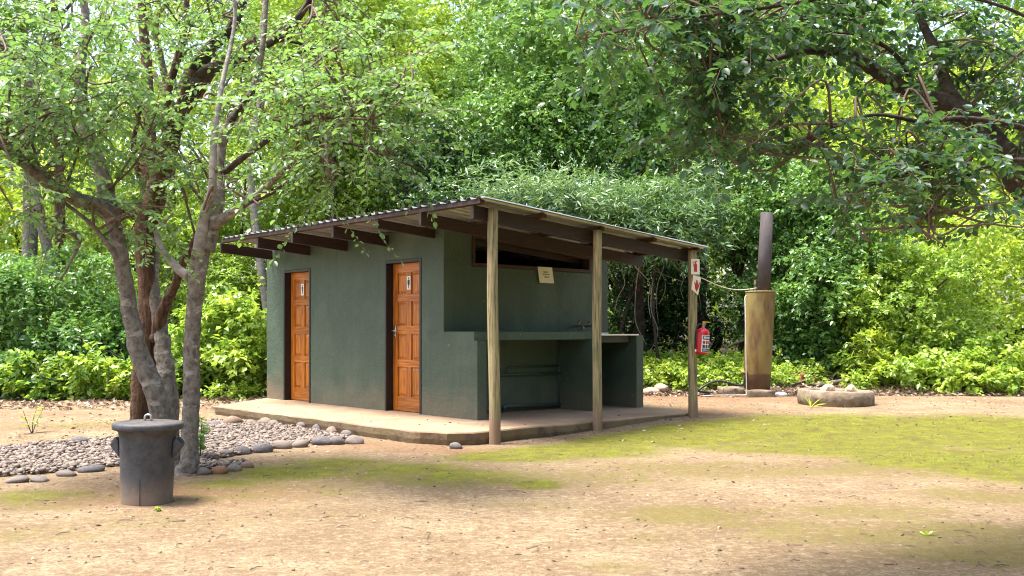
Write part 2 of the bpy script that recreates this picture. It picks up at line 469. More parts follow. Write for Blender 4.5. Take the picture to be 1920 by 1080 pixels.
L.new(mix(nt, mrange(nt, noise(nt, 30, detail=4), 0.4, 0.7, 0, 0.5), c, (0.18, 0.128, 0.092)), B.inputs['Base Color']); B.inputs['Roughness'].default_value = 0.8
M['gravel'] = m
# soil with moss
m, nt, N, L, B = new_mat('sandy_soil')
n1 = noise(nt, 0.55, detail=8, rough=0.62); n2 = noise(nt, 7, detail=7, rough=0.65); n3 = noise(nt, 45, detail=5, rough=0.7); n4 = noise(nt, 2.2, detail=9, rough=0.72)
soil = ramp(nt, n1, [(0.32, (0.255, 0.172, 0.096)), (0.5, (0.335, 0.24, 0.142)), (0.68, (0.42, 0.315, 0.198))])
soil = mix(nt, mrange(nt, n4, 0.38, 0.62, 0.55, 0.0), soil, (0.19, 0.118, 0.066))
soil = mix(nt, mrange(nt, n3, 0.36, 0.58, 0.75, 0.0), soil, (0.15, 0.10, 0.058))
n6 = noise(nt, 17, detail=7, rough=0.72)
soil = mix(nt, mrange(nt, n6, 0.48, 0.34, 0.0, 0.6), soil, (0.17, 0.118, 0.07))
soil = mix(nt, mrange(nt, n6, 0.50, 0.64, 0.0, 0.55), soil, (0.46, 0.35, 0.235))
n5 = noise(nt, 120, detail=3, rough=0.7)
soil = mix(nt, mrange(nt, n5, 0.60, 0.72, 0.0, 0.6), soil, (0.50, 0.41, 0.31))
soil = mix(nt, mrange(nt, n5, 0.40, 0.28, 0.0, 0.4), soil, (0.14, 0.095, 0.058))
soil = mix(nt, mrange(nt, n2, 0.58, 0.75, 0.0, 0.45), soil, (0.47, 0.37, 0.265))
red = nd(nt, 'ShaderNodeAttribute', attribute_name='red')
soil = mix(nt, mathn(nt, 'MULTIPLY', red.outputs['Fac'], 0.7), soil, (0.24, 0.118, 0.06))
gx_, gy_, gz__ = posz(nt)
litter_shade = mrange(nt, mathn(nt, 'ADD', gy_, mathn(nt, 'MULTIPLY', mathn(nt, 'SUBTRACT', n4, 0.5), 4.0)), 17.6, 19.8, 0, 0.92)
soil = mix(nt, litter_shade, soil, (0.055, 0.036, 0.022))  # dark litter colour, which also paints in shade under the thicket
oa = nd(nt, 'ShaderNodeAttribute', attribute_name='olive')
patchy = mathn(nt, 'ADD', mathn(nt, 'MULTIPLY', n4, 2.0), mathn(nt, 'ADD', mathn(nt, 'MULTIPLY', n2, 1.2), mathn(nt, 'MULTIPLY', n3, 1.7)))
of = mathn(nt, 'ADD', mathn(nt, 'SUBTRACT', patchy, 2.70), oa.outputs['Fac'])
soil = mix(nt, mathn(nt, 'MULTIPLY', mrange(nt, of, 0.0, 0.42, 0, 0.72), mrange(nt, oa.outputs['Fac'], 0.12, 0.5)), soil, (0.165, 0.135, 0.035))
ma = nd(nt, 'ShaderNodeAttribute', attribute_name='moss')
mf = mathn(nt, 'ADD', mathn(nt, 'SUBTRACT', patchy, 2.20), ma.outputs['Fac'])
nm = noise(nt, 4.5, detail=9, rough=0.75)
moss = ramp(nt, nm, [(0.32, (0.085, 0.085, 0.012)), (0.45, (0.15, 0.155, 0.008)), (0.58, (0.215, 0.245, 0.004)), (0.72, (0.29, 0.33, 0.004))])
moss = mix(nt, mrange(nt, n3, 0.40, 0.60, 0.85, 0.0), moss, (0.13, 0.105, 0.04))
c = mix(nt, mathn(nt, 'MULTIPLY', mrange(nt, mf, 0.0, 0.75, 0, 0.95), mrange(nt, ma.outputs['Fac'], 0.12, 0.5)), soil, moss)
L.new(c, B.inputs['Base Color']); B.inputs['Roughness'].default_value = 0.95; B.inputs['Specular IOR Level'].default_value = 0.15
bump(nt, mathn(nt, 'ADD', mathn(nt, 'MULTIPLY', n2, 0.8), mathn(nt, 'ADD', mathn(nt, 'MULTIPLY', n3, 0.45), mathn(nt, 'MULTIPLY', noise(nt, 160, detail=2), 0.2))), 0.9, 0.08, B)
M['soil'] = m

# ================================================================== GROUND
def axis(dense0, dense1, step, far):
    a = np.arange(dense0, dense1 + 1e-6, step)
    out = [dense0 - d for d in (1, 3, 7, 15, 40, far)][::-1] + list(a) + [dense1 + d for d in (1, 3, 7, 15, 40, far)]
    return np.array(out)
gx = axis(-11, 11, 0.09, 260); gy = axis(2.5, 20.0, 0.09, 260)
GX, GY = np.meshgrid(gx, gy)
GZ = gz(GX, GY)
nv = GX.size; nxg = len(gx); nyg = len(gy)
idx = np.arange(nv).reshape(nyg, nxg)
gf = np.stack([idx[:-1, :-1], idx[:-1, 1:], idx[1:, 1:], idx[1:, :-1]], -1).reshape(-1, 4)
gme = big_mesh('ground', np.stack([GX, GY, GZ], -1).reshape(-1, 3), gf, 4, smoothf=True)
def blobs(lst):
    s = np.zeros_like(GX)
    for px, py, rx, ry, a in lst:
        c = G(px, py)
        s = np.maximum(s, a * np.exp(-(((GX - c[0]) / rx) ** 2 + ((GY - c[1]) / ry) ** 2)))
    return s
moss = blobs([(960, 858, 0.9, 0.5, .72), (1080, 842, 1.0, 0.8, .85), (1200, 820, 1.3, 1.0, .95), (1340, 808, 1.4, 1.1, 1.0), (1480, 805, 1.5, 1.3, 1.05), (1640, 805, 1.6, 1.3, 1.0),
              (1800, 808, 1.6, 1.3, 1.0), (1920, 815, 1.7, 1.7, 1.0), (1890, 865, 1.0, .9, 1.05), (1780, 860, 1.1, .9, .85), (1600, 840, 1.3, .9, .75), (1990, 880, 1.2, 1.0, .9), (1420, 840, 1.0, .6, .6),
              (530, 885, 0.7, 0.6, .62), (640, 868, 0.8, 0.6, .52), (1010, 907, 0.22, 0.28, .85), (870, 895, 0.7, .5, .55), (760, 880, .9, .7, .5), (430, 905, .4, .4, .45),
              (50, 930, 0.8, .5, .42), (200, 795, .9, 1.0, .32)])
moss *= 0.75 + 0.5 * fbm(GX * 1.3, GY * 1.3, 41, 3)
_lx = (GX - (-.861)) * .668 + (GY - 12.29) * -.744; _ly = (GX - (-.861)) * .744 + (GY - 12.29) * .668
near_slab = (1 - smooth(1.75, 2.35, _lx + .5 * (fbm(GX * 3, GY * 3, 51, 3) - .45))) * smooth(-2.6, -1.9, _ly) * (1 - smooth(3.3, 4.0, _ly))
moss *= 1 - .75 * near_slab
olive = blobs([(60, 940, 1.0, .7, .55), (20, 1000, 1.0, .6, .45), (300, 975, .9, .5, .45), (500, 920, 1.3, .8, .55), (820, 890, 1.8, 1.0, .62), (620, 960, 1.2, .5, .40), (1300, 965, .8, .42, .8), (1430, 985, .7, .35, .65), (1700, 1000, 1.1, .45, .8),
               (1850, 1040, .9, .35, .85), (1640, 960, .9, .5, .6), (1150, 1065, .5, .25, .45), (1350, 880, 1.6, .8, .62), (1650, 880, 1.4, .8, .62), (1100, 895, 1.3, .8, .58), (1870, 930, 1.0, .6, .65), (980, 950, 1.0, .4, .42), (1240, 1010, .6, .3, .45), (100, 800, 1.4, 1.0, .45)])
red = blobs([(1300, 745, 2.2, 1.3, .9), (1250, 770, 1.2, .5, .8), (330, 925, 1.0, .6, .75), (700, 836, .8, .4, .7), (860, 845, .8, .35, .7), (1480, 740, 1.5, 1.0, .5), (30, 760, 2, 2, .3), (200, 940, .8, .4, .6)])
for nm, arr in (('moss', moss), ('olive', olive), ('red', red)):
    a = gme.attributes.new(nm, 'FLOAT', 'POINT'); a.data.foreach_set('value', arr.ravel().astype(np.float32))
tag(link_mesh('ground', gme, M['soil']), kind='structure')

# ================================================================== HUT
C0 = np.array([-0.861, 12.29]); ANG = math.atan2(-0.744, 0.668); ZS = 0.147
hut = empty('washroom_hut', (C0[0], C0[1], ZS), ANG)
tag(hut, 'small dark green plastered washroom hut with two wooden doors and corrugated roof', 'hut')
def hw(x, y, z=0.0):
    """hut-local to world"""
    c, s = math.cos(ANG), math.sin(ANG)
    return np.array([C0[0] + x * c - y * s, C0[1] + x * s + y * c, ZS + z])
def rz(y): return 2.50 - 0.0785 * (y + 0.95)      # underside of the roof sheets

# floor slab with a worn, uneven edge
out = [(1.63, 3.08), (1.63, -0.85), (1.50, -1.12), (1.20, -1.26), (-3.70, -1.33), (-4.78, 0.05), (-4.80, 3.2), (0.6, 3.2)]
per = []
for i in range(len(out)):
    a = np.array(out[i]); b = np.array(out[(i + 1) % len(out)])
    n = max(1, int(np.linalg.norm(b - a) / 0.12))
    for k in range(n): per.append(a + (b - a) * k / n)
per = np.array(per); n = len(per)
cen = per.mean(0)
rng = np.random.default_rng(3)
def ring(inset, z, j):
    d = per - cen; d = d / np.linalg.norm(d, axis=1)[:, None]
    p = per - d * (inset + j * (fbm(per[:, 0] * 3, per[:, 1] * 3, 9, 4) - .45)[:, None])
    zz = z + (fbm(per[:, 0] * 4, per[:, 1] * 4, 12, 3) - .45) * j * 0.5
    return np.column_stack([p, zz])
rings = [ring(0.30, 0.0, 0.0), ring(0.05, -0.001, 0.02), ring(0.012, -0.006, 0.05), ring(0.0, -0.022, 0.06), ring(0.005, -0.09, 0.08), ring(0.03, -0.16, 0.10), ring(0.05, -0.35, 0.05)]
V = np.vstack(rings); Fs = [tuple(range(n - 1, -1, -1))]
for r in range(len(rings) - 1):
    for k in range(n):
        Fs.append((r * n + k, r * n + (k + 1) % n, (r + 1) * n + (k + 1) % n, (r + 1) * n + k))
Fs = [tuple(reversed(f)) for f in Fs]
Fs[0] = tuple(range(n))[::-1]
sl = obj('floor_slab', V, Fs, M['concrete'], hut)
import bmesh
bm = bmesh.new(); bm.from_mesh(sl.data); bmesh.ops.recalc_face_normals(bm, faces=bm.faces); bm.to_mesh(sl.data); bm.free()

# walls
D1, D2 = (-4.082, -3.268), (-1.294, -0.471); DH = 2.03
zt = 2.415
front = [(-4.64, -.05), (D1[0], -.05), (D1[0], DH), (D1[1], DH), (D1[1], -.05), (D2[0], -.05), (D2[0], DH), (D2[1], DH), (D2[1], -.05), (.66, -.05), (.66, .965), (.60, .965), (.60, 1.075), (0, 1.075), (0, zt), (-4.64, zt)]
obj('front_wall', *prism(front, 0.0, 0.15, 'y'), M['plaster'], hut, bevel=0.008)
side = [(.15, -.05), (3.052, -.05), (3.052, rz(3.052) - .015), (2.69, rz(2.69) - .015), (2.69, 1.92), (.463, 1.92), (.463, rz(.463) - .015), (.15, rz(.15) - .015)]
obj('counter_wall', *prism(side, -0.15, -0.003, 'x'), M['plaster'], hut, bevel=0.008)
lw = [(.15, -.05), (3.052, -.05), (3.052, rz(3.052) - .015), (.15, rz(.15) - .015)]
obj('end_wall', *prism(lw, -4.64, -4.49, 'x'), M['plaster'], hut)
v, f = box(-4.49, -.15, 2.90, 3.05, -.05, rz(3.05) - .015)
obj('back_wall', v, f, M['plaster'], hut)
v, f = box(-2.36, -2.26, .15, 2.90, -.05, rz(2.90) - .06)
obj('partition_wall', v, f, M['plaster'], hut)
# counter
obj('counter_top', *box(.0, .598, .152, 2.187, .968, 1.073), M['plaster'], hut, bevel=0.006)
obj('counter_pier', *box(.0, .655, 2.035, 2.185, -.05, .966), M['plaster'], hut, bevel=0.006)
obj('counter_pier', *box(-.001, .66, 2.925, 3.075, -.05, 1.02), M['plaster'], hut, bevel=0.006)
# sink over the second bay: rim sheet with a basin hole
sp_ = [box(.01, .67, 2.19, 2.27, 1.022, 1.040), box(.01, .67, 2.86, 2.965, 1.022, 1.040), box(.01, .11, 2.27, 2.86, 1.022, 1.040), box(.56, .67, 2.27, 2.86, 1.022, 1.040)]
sk_ = obj('sink', *join(sp_), M['inox'], hut)
obj('sink_bowl', *join([box(.10, .57, 2.26, 2.87, .925, .935), box(.10, .11, 2.26, 2.87, .935, 1.021), box(.56, .57, 2.26, 2.87, .935, 1.021), box(.11, .56, 2.26, 2.27, .935, 1.021), box(.11, .56, 2.86, 2.87, .935, 1.021)]), M['sink_dark'], sk_)
obj('splash_strip', *box(-.001, .012, 2.19, 3.05, 1.042, 1.06), M['white'], hut)
# taps
for ty in (2.36, 2.58):
    body = join([tube(spline([(0, ty, 1.15), (.06, ty, 1.15), (.13, ty, 1.155), (.165, ty, 1.14), (.17, ty, 1.09)], 4), [.014] * 17, 8),
                 tube([(.075, ty, 1.15), (.075, ty, 1.215)], [.013, .010], 8)])
    t = obj('tap', *body, M['brass'], hut, smoothf=True)
    obj('tap_handle', *join([box(.045, .105, ty - .007, ty + .007, 1.215, 1.228), box(.068, .082, ty - .03, ty + .03, 1.215, 1.227)]), M['brass'], t)
# pipes under the counter
obj('drain_pipe', *tube([(.03, .88, .50), (.03, 2.03, .50)], [.017] * 2, 8), M['pipe_green'], hut, True)
obj('water_pipe', *tube([(.03, 1.05, .50), (.03, 1.05, .585), (.03, 1.06, .60), (.03, 2.03, .60)], [.011] * 4, 8), M['pipe_green'], hut, True)
obj('drain_pipe', *tube([(.045, .98, .03), (.045, .98, .075), (.05, 1.0, .085), (.05, 2.0, .06)], [.028] * 4, 10), M['pipe_green'], hut, True)
obj('water_pipe', *tube([(.02, 2.02, .05), (.02, 2.02, .95)], [.012] * 2, 8), M['pipe_green'], hut, True)

# window frame below the roof
fr = empty('window_frame'); fr.parent = hut
wy0, wy1, wz = .463, 2.69, 1.92
obj('frame_sill', *box(-.12, .014, wy0 + .001, wy1 - .001, wz + .001, wz + .045), M['rail'] if 0 else M['purlin'], fr)
obj('frame_jamb', *prism([(wy0 + .001, wz + .046), (wy0 + .045, wz + .046), (wy0 + .045, rz(wy0) - .05), (wy0 + .001, rz(wy0) - .05)], -.12, .014, 'x'), M['purlin'], fr)
obj('frame_jamb', *prism([(wy1 - .045, wz + .046), (wy1 - .001, wz + .046), (wy1 - .001, rz(wy1) - .05), (wy1 - .045, rz(wy1) - .05)], -.12, .014, 'x'), M['purlin'], fr)
obj('frame_head', *prism([(wy0 + .046, rz(wy0) - .10), (wy1 - .046, rz(wy1) - .10), (wy1 - .046, rz(wy1) - .05), (wy0 + .046, rz(wy0) - .05)], -.12, .012, 'x'), M['purlin'], fr)

# doors
def make_door(x0, x1, sign):
    w = x1 - x0
    fo = empty('door_frame'); fo.parent = hut
    obj('frame_jamb', *box(x0 + .001, x0 + .035, -.006, .148, -.002, DH - .001), M['steel_dark'], fo)
    obj('frame_jamb', *box(x1 - .035, x1 - .001, -.006, .148, -.002, DH - .001), M['steel_dark'], fo)
    obj('frame_head', *box(x0 + .036, x1 - .036, -.006, .148, DH - .035, DH - .001), M['steel_dark'], fo)
    a, b, y0, y1 = x0 + .037, x1 - .037, .105, .14
    d = obj('door', *box(a, b, y0 + .018, y1, .008, DH - .038), M['door'], hut)
    H = DH - .046
    st = .105
    mid = (a + b) / 2
    rails = [(.008, .20), (.60, .70), (1.04, 1.15), (1.48, 1.58), (DH - .16, DH - .038)]
    for s0, s1 in ((a, a + st), (b - st, b)):
        obj('stile', *box(s0, s1, y0, y0 + .0178, .008, DH - .038), M['door'], d, bevel=.003)
    for k, (r0, r1) in enumerate(rails):
        obj('rail', *box(a + st + .0005, b - st - .0005, y0 + .0006, y0 + .0178, r0, r1), M['rail'], d, bevel=.003)
    for k in range(4):
        z0, z1 = rails[k][1], rails[k + 1][0]
        obj('muntin', *box(mid - .045, mid + .045, y0 + .001, y0 + .0178, z0 + .0005, z1 - .0005), M['door'], d, bevel=.003)
        for p0, p1 in ((a + st, mid - .045), (mid + .045, b - st)):
            g = .014
            q = [(p0 + g, z0 + g), (p1 - g, z0 + g), (p1 - g, z1 - g), (p0 + g, z1 - g)]
            h = g + .028
            r = [(p0 + h, z0 + h), (p1 - h, z0 + h), (p1 - h, z1 - h), (p0 + h, z1 - h)]
            v = [(x, y0 + .0175, z) for x, z in q] + [(x, y0 + .004, z) for x, z in r]
            obj('panel', v, [(0, 1, 5, 4), (1, 2, 6, 5), (2, 3, 7, 6), (3, 0, 4, 7), (4, 5, 6, 7), (3, 2, 1, 0)], M['door'], d)
    # handle at the left stile
    hx = a + .05
    hd = join([box(hx - .022, hx + .022, y0 - .006, y0 - .0005, .99, 1.16), tube([(hx, y0 - .005, 1.085), (hx, y0 - .05, 1.085)], [.010, .010], 8), tube([(hx, y0 - .05, 1.085), (hx + .06, y0 - .055, 1.085), (hx + .11, y0 - .05, 1.08)], [.010, .010, .008], 8), tube([(hx, y0 - .004, 1.02), (hx, y0 - .018, 1.02)], [.008, .008], 8)])
    if sign == 'woman':
        obj('handle', *hd, M['chrome'], d, True)
    # sign plate and figure
    sx, sw, s0, s1 = mid - .005, .042, 1.635, 1.815
    obj('sign_plate', *box(sx - sw, sx + sw, y0 - .006, y0 - .0005, s0, s1), M['white'], d)
    yy = y0 - .0085
    def flat(poly): return prism(poly, yy, y0 - .0062, 'y')
    circ = [(sx + .011 * math.cos(t * math.pi / 5), s1 - .028 + .011 * math.sin(t * math.pi / 5)) for t in range(10)]
    ps = [flat(circ)]
    zb = s1 - .045
    if sign == 'man':
        ps += [flat([(sx - .020, zb), (sx + .020, zb), (sx + .017, zb - .035), (sx + .011, zb - .06), (sx - .011, zb - .06), (sx - .017, zb - .035)]),
               flat([(sx - .010, zb - .0605), (sx - .001, zb - .0605), (sx - .002, zb - .115), (sx - .009, zb - .115)]), flat([(sx + .001, zb - .0605), (sx + .010, zb - .0605), (sx + .009, zb - .115), (sx + .002, zb - .115)])]
    else:
        ps += [flat([(sx - .013, zb), (sx + .013, zb), (sx + .011, zb - .025), (sx + .024, zb - .072), (sx - .024, zb - .072), (sx - .011, zb - .025)]),
               flat([(sx - .006, zb - .0725), (sx - .001, zb - .0725), (sx - .001, zb - .118), (sx - .005, zb - .118)]), flat([(sx + .001, zb - .0725), (sx + .006, zb - .0725), (sx + .005, zb - .118), (sx + .001, zb - .118)]),
               flat([(sx - .030, zb - .045), (sx - .018, zb - .004), (sx - .0135, zb - .008), (sx - .025, zb - .048)]), flat([(sx + .030, zb - .045), (sx + .018, zb - .004), (sx + .0135, zb - .008), (sx + .025, zb - .048)])]
    obj('figure_print', *join(ps), M['black'], d)
    tag(d, 'varnished panel door with the %s figure sign' % ('female' if sign == 'woman' else 'male'))
make_door(*D1, 'man')
make_door(*D2, 'woman')

# roof: rafters, purlins, sheets
for i, x in enumerate([-4.50, -3.32, -2.28, -1.26, -.235, .66, 1.575]):
    y0, y1 = -.87 + .012 * math.sin(i * 2.3), 3.0
    v = []
    dz = 0.04 if i == 4 else 0.0
    for (y, zz) in ((y0, rz(y0) - .05), (y1, rz(y1) - .05)):
        v += [(x, y, zz - .15 + dz), (x + .05, y, zz - .15 + dz), (x + .05, y, zz - .001), (x, y, zz - .001)]
    obj('rafter', v, [(0, 1, 2, 3), (7, 6, 5, 4), (0, 4, 5, 1), (1, 5, 6, 2), (2, 6, 7, 3), (3, 7, 4, 0)], M['rafter'], hut, bevel=.004)
for k, y in enumerate([-.84, .10, 1.08, 2.04, 2.96]):
    segs = ((-4.44, -.92), (-.917, 1.75)) if k == 0 else ((-4.40, 1.73 + .02 * math.sin(k * 3)),)
    for j, (xa, xb) in enumerate(segs):
        e = .004 * j
        v = []
        for x in (xa, xb):
            v += [(x, y - .032 - e, rz(y - .032) - .05), (x, y + .032, rz(y + .032) - .05), (x, y + .032, rz(y + .032) - .002), (x, y - .032 - e, rz(y - .032) - .002)]
        obj('purlin', v, [(3, 2, 1, 0), (4, 5, 6, 7), (0, 1, 5, 4), (1, 2, 6, 5), (2, 3, 7, 6), (3, 0, 4, 7)], M['purlin'], hut, bevel=.004)
pitch, hgt = 0.1728, 0.028
X0 = -4.40
prof = []
for r in range(4):
    o = r * pitch
    prof += [(o, 0), (o + .055, 0), (o + .075, hgt), (o + .125, hgt), (o + .145, 0)]
prof += [(4 * pitch, 0), (4 * pitch + .03, 0.0)]
ys = np.linspace(-.90, 3.07, 12)
for s in range(9):
    dy = .010 * math.sin(s * 4.1); dzs = .0012 * (s % 2)
    v, f = [], []
    for y in ys:
        for (px_, pz) in prof:
            wv = .003 * math.sin(y * 2.1 + s)
            v.append((X0 + s * 4 * pitch + px_, y + dy, rz(y + dy) + pz + dzs + wv * (pz > 0)))
    n = len(prof)
    for j in range(len(ys) - 1):
        for k in range(n - 1):
            f.append((j * n + k, j * n + k + 1, (j + 1) * n + k + 1, (j + 1) * n + k))
    o = obj('roof_sheet', v, f, M['roof'], hut)
    md = o.modifiers.new('gauge', 'SOLIDIFY'); md.thickness = .0012; md.offset = 1
# posts
for i, (y, dx) in enumerate([(-.624, 0.0), (1.01, 0.01), (2.856, 0.0)]):
    g = hw(1.70, y); zb = float(gz(g[0], g[1])) - ZS - .12
    zt_ = rz(y) - .052
    zs = np.linspace(zb, zt_, 26)
    lean = [(-.035, 0.0), (-.012, .02), (-.012, .02)][i]
    r0 = [.061, .056, .060][i]
    path = [(1.70 + lean[0] * (z - zb) / 2.6 + .006 * math.sin(z * 3 + i), y + lean[1] * (z - zb) / 2.6 * 0 + .006 * math.cos(z * 2.3 + i * 2), z) for z in zs]
    rad = [r0 * (1.05 - .10 * (z - zb) / 2.6) for z in zs]
    p_ = obj('post', *tube(path, rad, 18, .035, np.random.default_rng(i + 5)), M['pole'], hut, True)

# ================================================================== NOTICE, FIRE SIGNS, EXTINGUISHER
nt_y = hut
def hut_thing(name, label, cat, group=None, loc=(0, 0, 0)):
    e = empty(name, hw(*loc), ANG)
    tag(e, label, cat, group)
    return e
no = hut_thing('paper_notice', 'cream paper notice with three short lines pinned under the high window', 'notice', loc=(.0165, 1.60, 1.725))
# leaning sheet in the plane x = const
sk = .045
def npt(u, w): return (0, u + sk * (1 - w / .245), w)
pv = [npt(0.01, .02), npt(.285, .02), npt(.285, .24), npt(0.01, .24)]
obj('sheet', [(x, y, z) for x, y, z in pv] + [(x + .004, y, z) for x, y, z in pv], [(0, 3, 2, 1), (4, 5, 6, 7), (0, 1, 5, 4), (1, 2, 6, 5), (2, 3, 7, 6), (3, 0, 4, 7)], M['paper'], no)
bars = []
rr = random.Random(4)
for ln, (u0, u1, w) in enumerate([(.095, .20, .165), (.085, .215, .132), (.115, .20, .098)]):
    u = u0
    while u < u1:
        wd = rr.uniform(.005, .011); hh = rr.choice([.012, .012, .018, .014]); ds = rr.choice([0, 0, -.006, 0])
        q = [npt(u, w + ds), npt(u + wd * .8, w + ds), npt(u + wd * .8, w + hh), npt(u, w + hh)]
        bars.append(([(.0045, y, z) for _, y, z in q] + [(.0053, y, z) for _, y, z in q], list(BOXF)))
        u += wd + .003
obj('lettering', *join(bars), M['ink'], no)

# signs on the far post face the camera side (outward normal roughly towards -y world)
pc = hw(1.70, 2.856)
def post_thing(name, label, cat, z, group=None, ang=0.0):
    """frame with x to the right, y away from camera, on the camera side of the far post"""
    a = math.radians(12 + ang)
    e = empty(name, (pc[0] - .010 + 0.0, pc[1] - .064, ZS + z), a)
    tag(e, label, cat, group)
    return e
s1 = post_thing('fire_sign', 'cream square sign with a red extinguisher symbol atop the far post', 'sign', 1.83)
obj('plate', *box(-.030, .090, -.006, 0, .0, .205), M['cream'], s1)
yy0, yy1 = -.0085, -.0062
cx = .032
sh = [prism([(cx - .022, .035), (cx + .022, .035), (cx + .022, .125), (cx + .012, .145), (cx - .012, .145), (cx - .022, .125)], yy0, yy1, 'y'),
      prism([(cx - .008, .1455), (cx + .008, .1455), (cx + .008, .16), (cx + .026, .17), (cx + .024, .178), (cx - .008, .172)], yy0, yy1, 'y'),
      prism([(cx - .030, .15), (cx - .0085, .166), (cx - .0085, .172), (cx - .036, .155), (cx - .034, .10), (cx - .028, .10)], yy0, yy1, 'y')]
obj('symbol_print', *join(sh), M['redprint'], s1)
s2 = post_thing('fire_sign', 'cream tilted sign with a red downward arrow under the extinguisher sign', 'sign', 1.60, ang=6)
s2.rotation_euler = (0, math.radians(5), math.radians(18))
pl = [(-.030, .03), (.075, -.035), (.100, .195), (-.018, .222)]
obj('plate', *prism(pl, -.006, 0, 'y'), M['cream'], s2)
hand = [(.045, .005), (.072, .055), (.078, .085), (.090, .130), (.080, .135), (.066, .098), (.060, .155), (.048, .157), (.046, .100), (.038, .162), (.026, .160), (.030, .098), (.012, .135), (.003, .126), (.016, .080), (.020, .05)]
obj('arrow_print', *prism(hand, yy0, yy1, 'y'), M['redprint'], s2)

ex = empty('fire_extinguisher', (pc[0] + .105, pc[1] - .03, ZS + .775), math.radians(8))
ex.rotation_euler = (0, math.radians(4), math.radians(8))
tag(ex, 'red fire extinguisher with blue and white label hung on the far post', 'fire extinguisher')
obj('cylinder', *lathe([(.0, .0), (.076, .0), (.090, .008), (.092, .03), (.092, .27), (.088, .30), (.068, .328), (.038, .343), (.022, .350), (.022, .365)], 28), M['red'], ex, True)
# curved label wrapped over the front right
def wrap(a0, a1, z0, z1, r, nseg=8):
    v = []
    for k in range(nseg + 1):
        a = math.radians(a0 + (a1 - a0) * k / nseg)
        v += [(r * math.cos(a), r * math.sin(a), z0), (r * math.cos(a), r * math.sin(a), z1)]
    return v, [(2 * k, 2 * k + 2, 2 * k + 3, 2 * k + 1) for k in range(nseg)]
lb = obj('label_sticker', *wrap(-112, -22, .030, .255, .0932), M['white'], ex, True)
lb['label'] = 'white and blue instruction label of the extinguisher'
for w_, m_ in [(wrap(-106, -28, .195, .248, .0941), 'blue'), (wrap(-106, -28, .035, .078, .0941), 'blue')] + [(wrap(-104 + 26 * k, -84 + 26 * k, .085, .128, .0941, 3), 'blue') for k in range(3)] + [(wrap(-104 + 26 * k, -84 + 26 * k, .140, .180, .0941, 3), 'redprint') for k in range(3)] + [(wrap(-98 + 11 * k, -91 + 11 * k, .208, .236, .0946, 2), 'white') for k in range(6)] + [(wrap(-100, -44, .048, .052, .0946), 'white'), (wrap(-100, -54, .060, .064, .0946), 'white')]:
    obj('label_print', *w_, M[m_], lb, True)
obj('valve', *join([lathe([(.018, .362), (.018, .40), (.012, .405)], 12), box(-.012, .035, -.010, .010, .395, .415)]), M['chrome'], ex)
obj('lever', *join([box(-.01, .085, -.011, .011, .425, .436), box(-.012, .02, -.009, .009, .4155, .4245)]), M['yellow'], ex)
obj('hose', *tube(spline([(-.015, -.01, .385), (-.055, -.012, .395), (-.085, -.015, .36), (-.092, -.02, .30), (-.093, -.03, .15), (-.092, -.03, .06)], 5), [.010] * 26, 8), M['rubber'], ex, True)
obj('nozzle', *tube([(-.092, -.03, .06), (-.092, -.03, .02)], [.012, .014], 8), M['white'], ex, True)
obj('bracket', *box(-.105, -.086, -.02, .02, .10, .30), M['steel_dark'], ex)

# ================================================================== DUST BIN
bc = G(269, 944)
bin_ = empty('dust_bin', (bc[0], 6.95, float(gz(bc[0], 6.95))), math.radians(6))
bin_.rotation_euler = (0, math.radians(.8), math.radians(4))
tag(bin_, 'black rubber dust bin with lid, red dust on its lower half', 'dust bin')
K = 6.95 / F
bo = obj('body', *lathe([(0, -.02), (.170, -.02), (.174, .01), (.183, .25), (.190, .44), (.199, .505), (.215, .515), (.215, .535), (.20, .54)], 48), M['bin'], bin_, True)
obj('lid', *lathe([(.212, .522), (.236, .522), (.241, .532), (.241, .556), (.234, .568), (.20, .574), (.10, .579), (0, .581)], 48), M['bin'], bin_, True)
obj('lid_grip', *tube(spline([(-.022, 0, .582), (-.020, 0, .612), (0, 0, .622), (.020, 0, .612), (.022, 0, .582)], 4), [.009] * 17, 8), M['chrome'], bin_, True)
for s in (-1, 1):
    # wedge shaped moulded handle; a flat black patch paints its dark hollow
    w = .05
    pr = [(.183, .32), (.190, .44), (.208, .465), (.248, .42), (.243, .40)]
    v, f = prism([(s * r, z) for r, z in pr], -w, w, 'y')
    h = obj('handle', v, f, M['bin'], bin_, bevel=.006)
    hl = [(.213, .4615), (.243, .4275)]
    q = []
    (ra, za), (rb, zb2) = hl
    nx_, nz_ = .0016, .0013
    for (r, z) in hl:
        q += [(s * (r + nx_ * 2), -w * .7, z + nz_ * 2), (s * (r + nx_ * 2), w * .7, z + nz_ * 2)]
    obj('handle_slot_shade', q, [(0, 1, 3, 2)], M['black'], h)
obj('seam', *box(-.002, .002, -.1855, -.172, .0, .19), M['bin'], bin_)

# ================================================================== BOILER
pb = G(1417, 745); bd = pb[1] + .32
bx = (1419 - HX) / F * bd; bz = float(gz(bx, bd))
zt0 = HC + (HY - 727) / F * bd
boi = empty('drum_boiler', (bx, bd, bz))
tag(boi, 'tall rusty yellow drum boiler with brown steel flue on a concrete plinth', 'boiler')
z0 = zt0 - bz
hT = 180 / F * bd
lean = 7 / F * bd
def shear(vf, h0=0.0, k=lean / hT):
    v, f = vf
    return [(x + k * (z - h0), y, z) for x, y, z in v], f
dm = join([shear(lathe([(.0, z0 - .03), (.222, z0 - .03), (.225, z0 + .17), (.228, z0 + .18), (.236, z0 + .7), (.252, z0 + hT - .05), (.252, z0 + hT), (.236, z0 + hT - .004), (0, z0 + hT + .005)], 40), z0)])
obj('drum', *dm, M['drum'], boi, True)
rim = shear(lathe([(.250, z0 + hT - .018), (.260, z0 + hT - .014), (.260, z0 + hT + .006), (.250, z0 + hT + .010), (.240, z0 + hT + .004)], 40), z0)
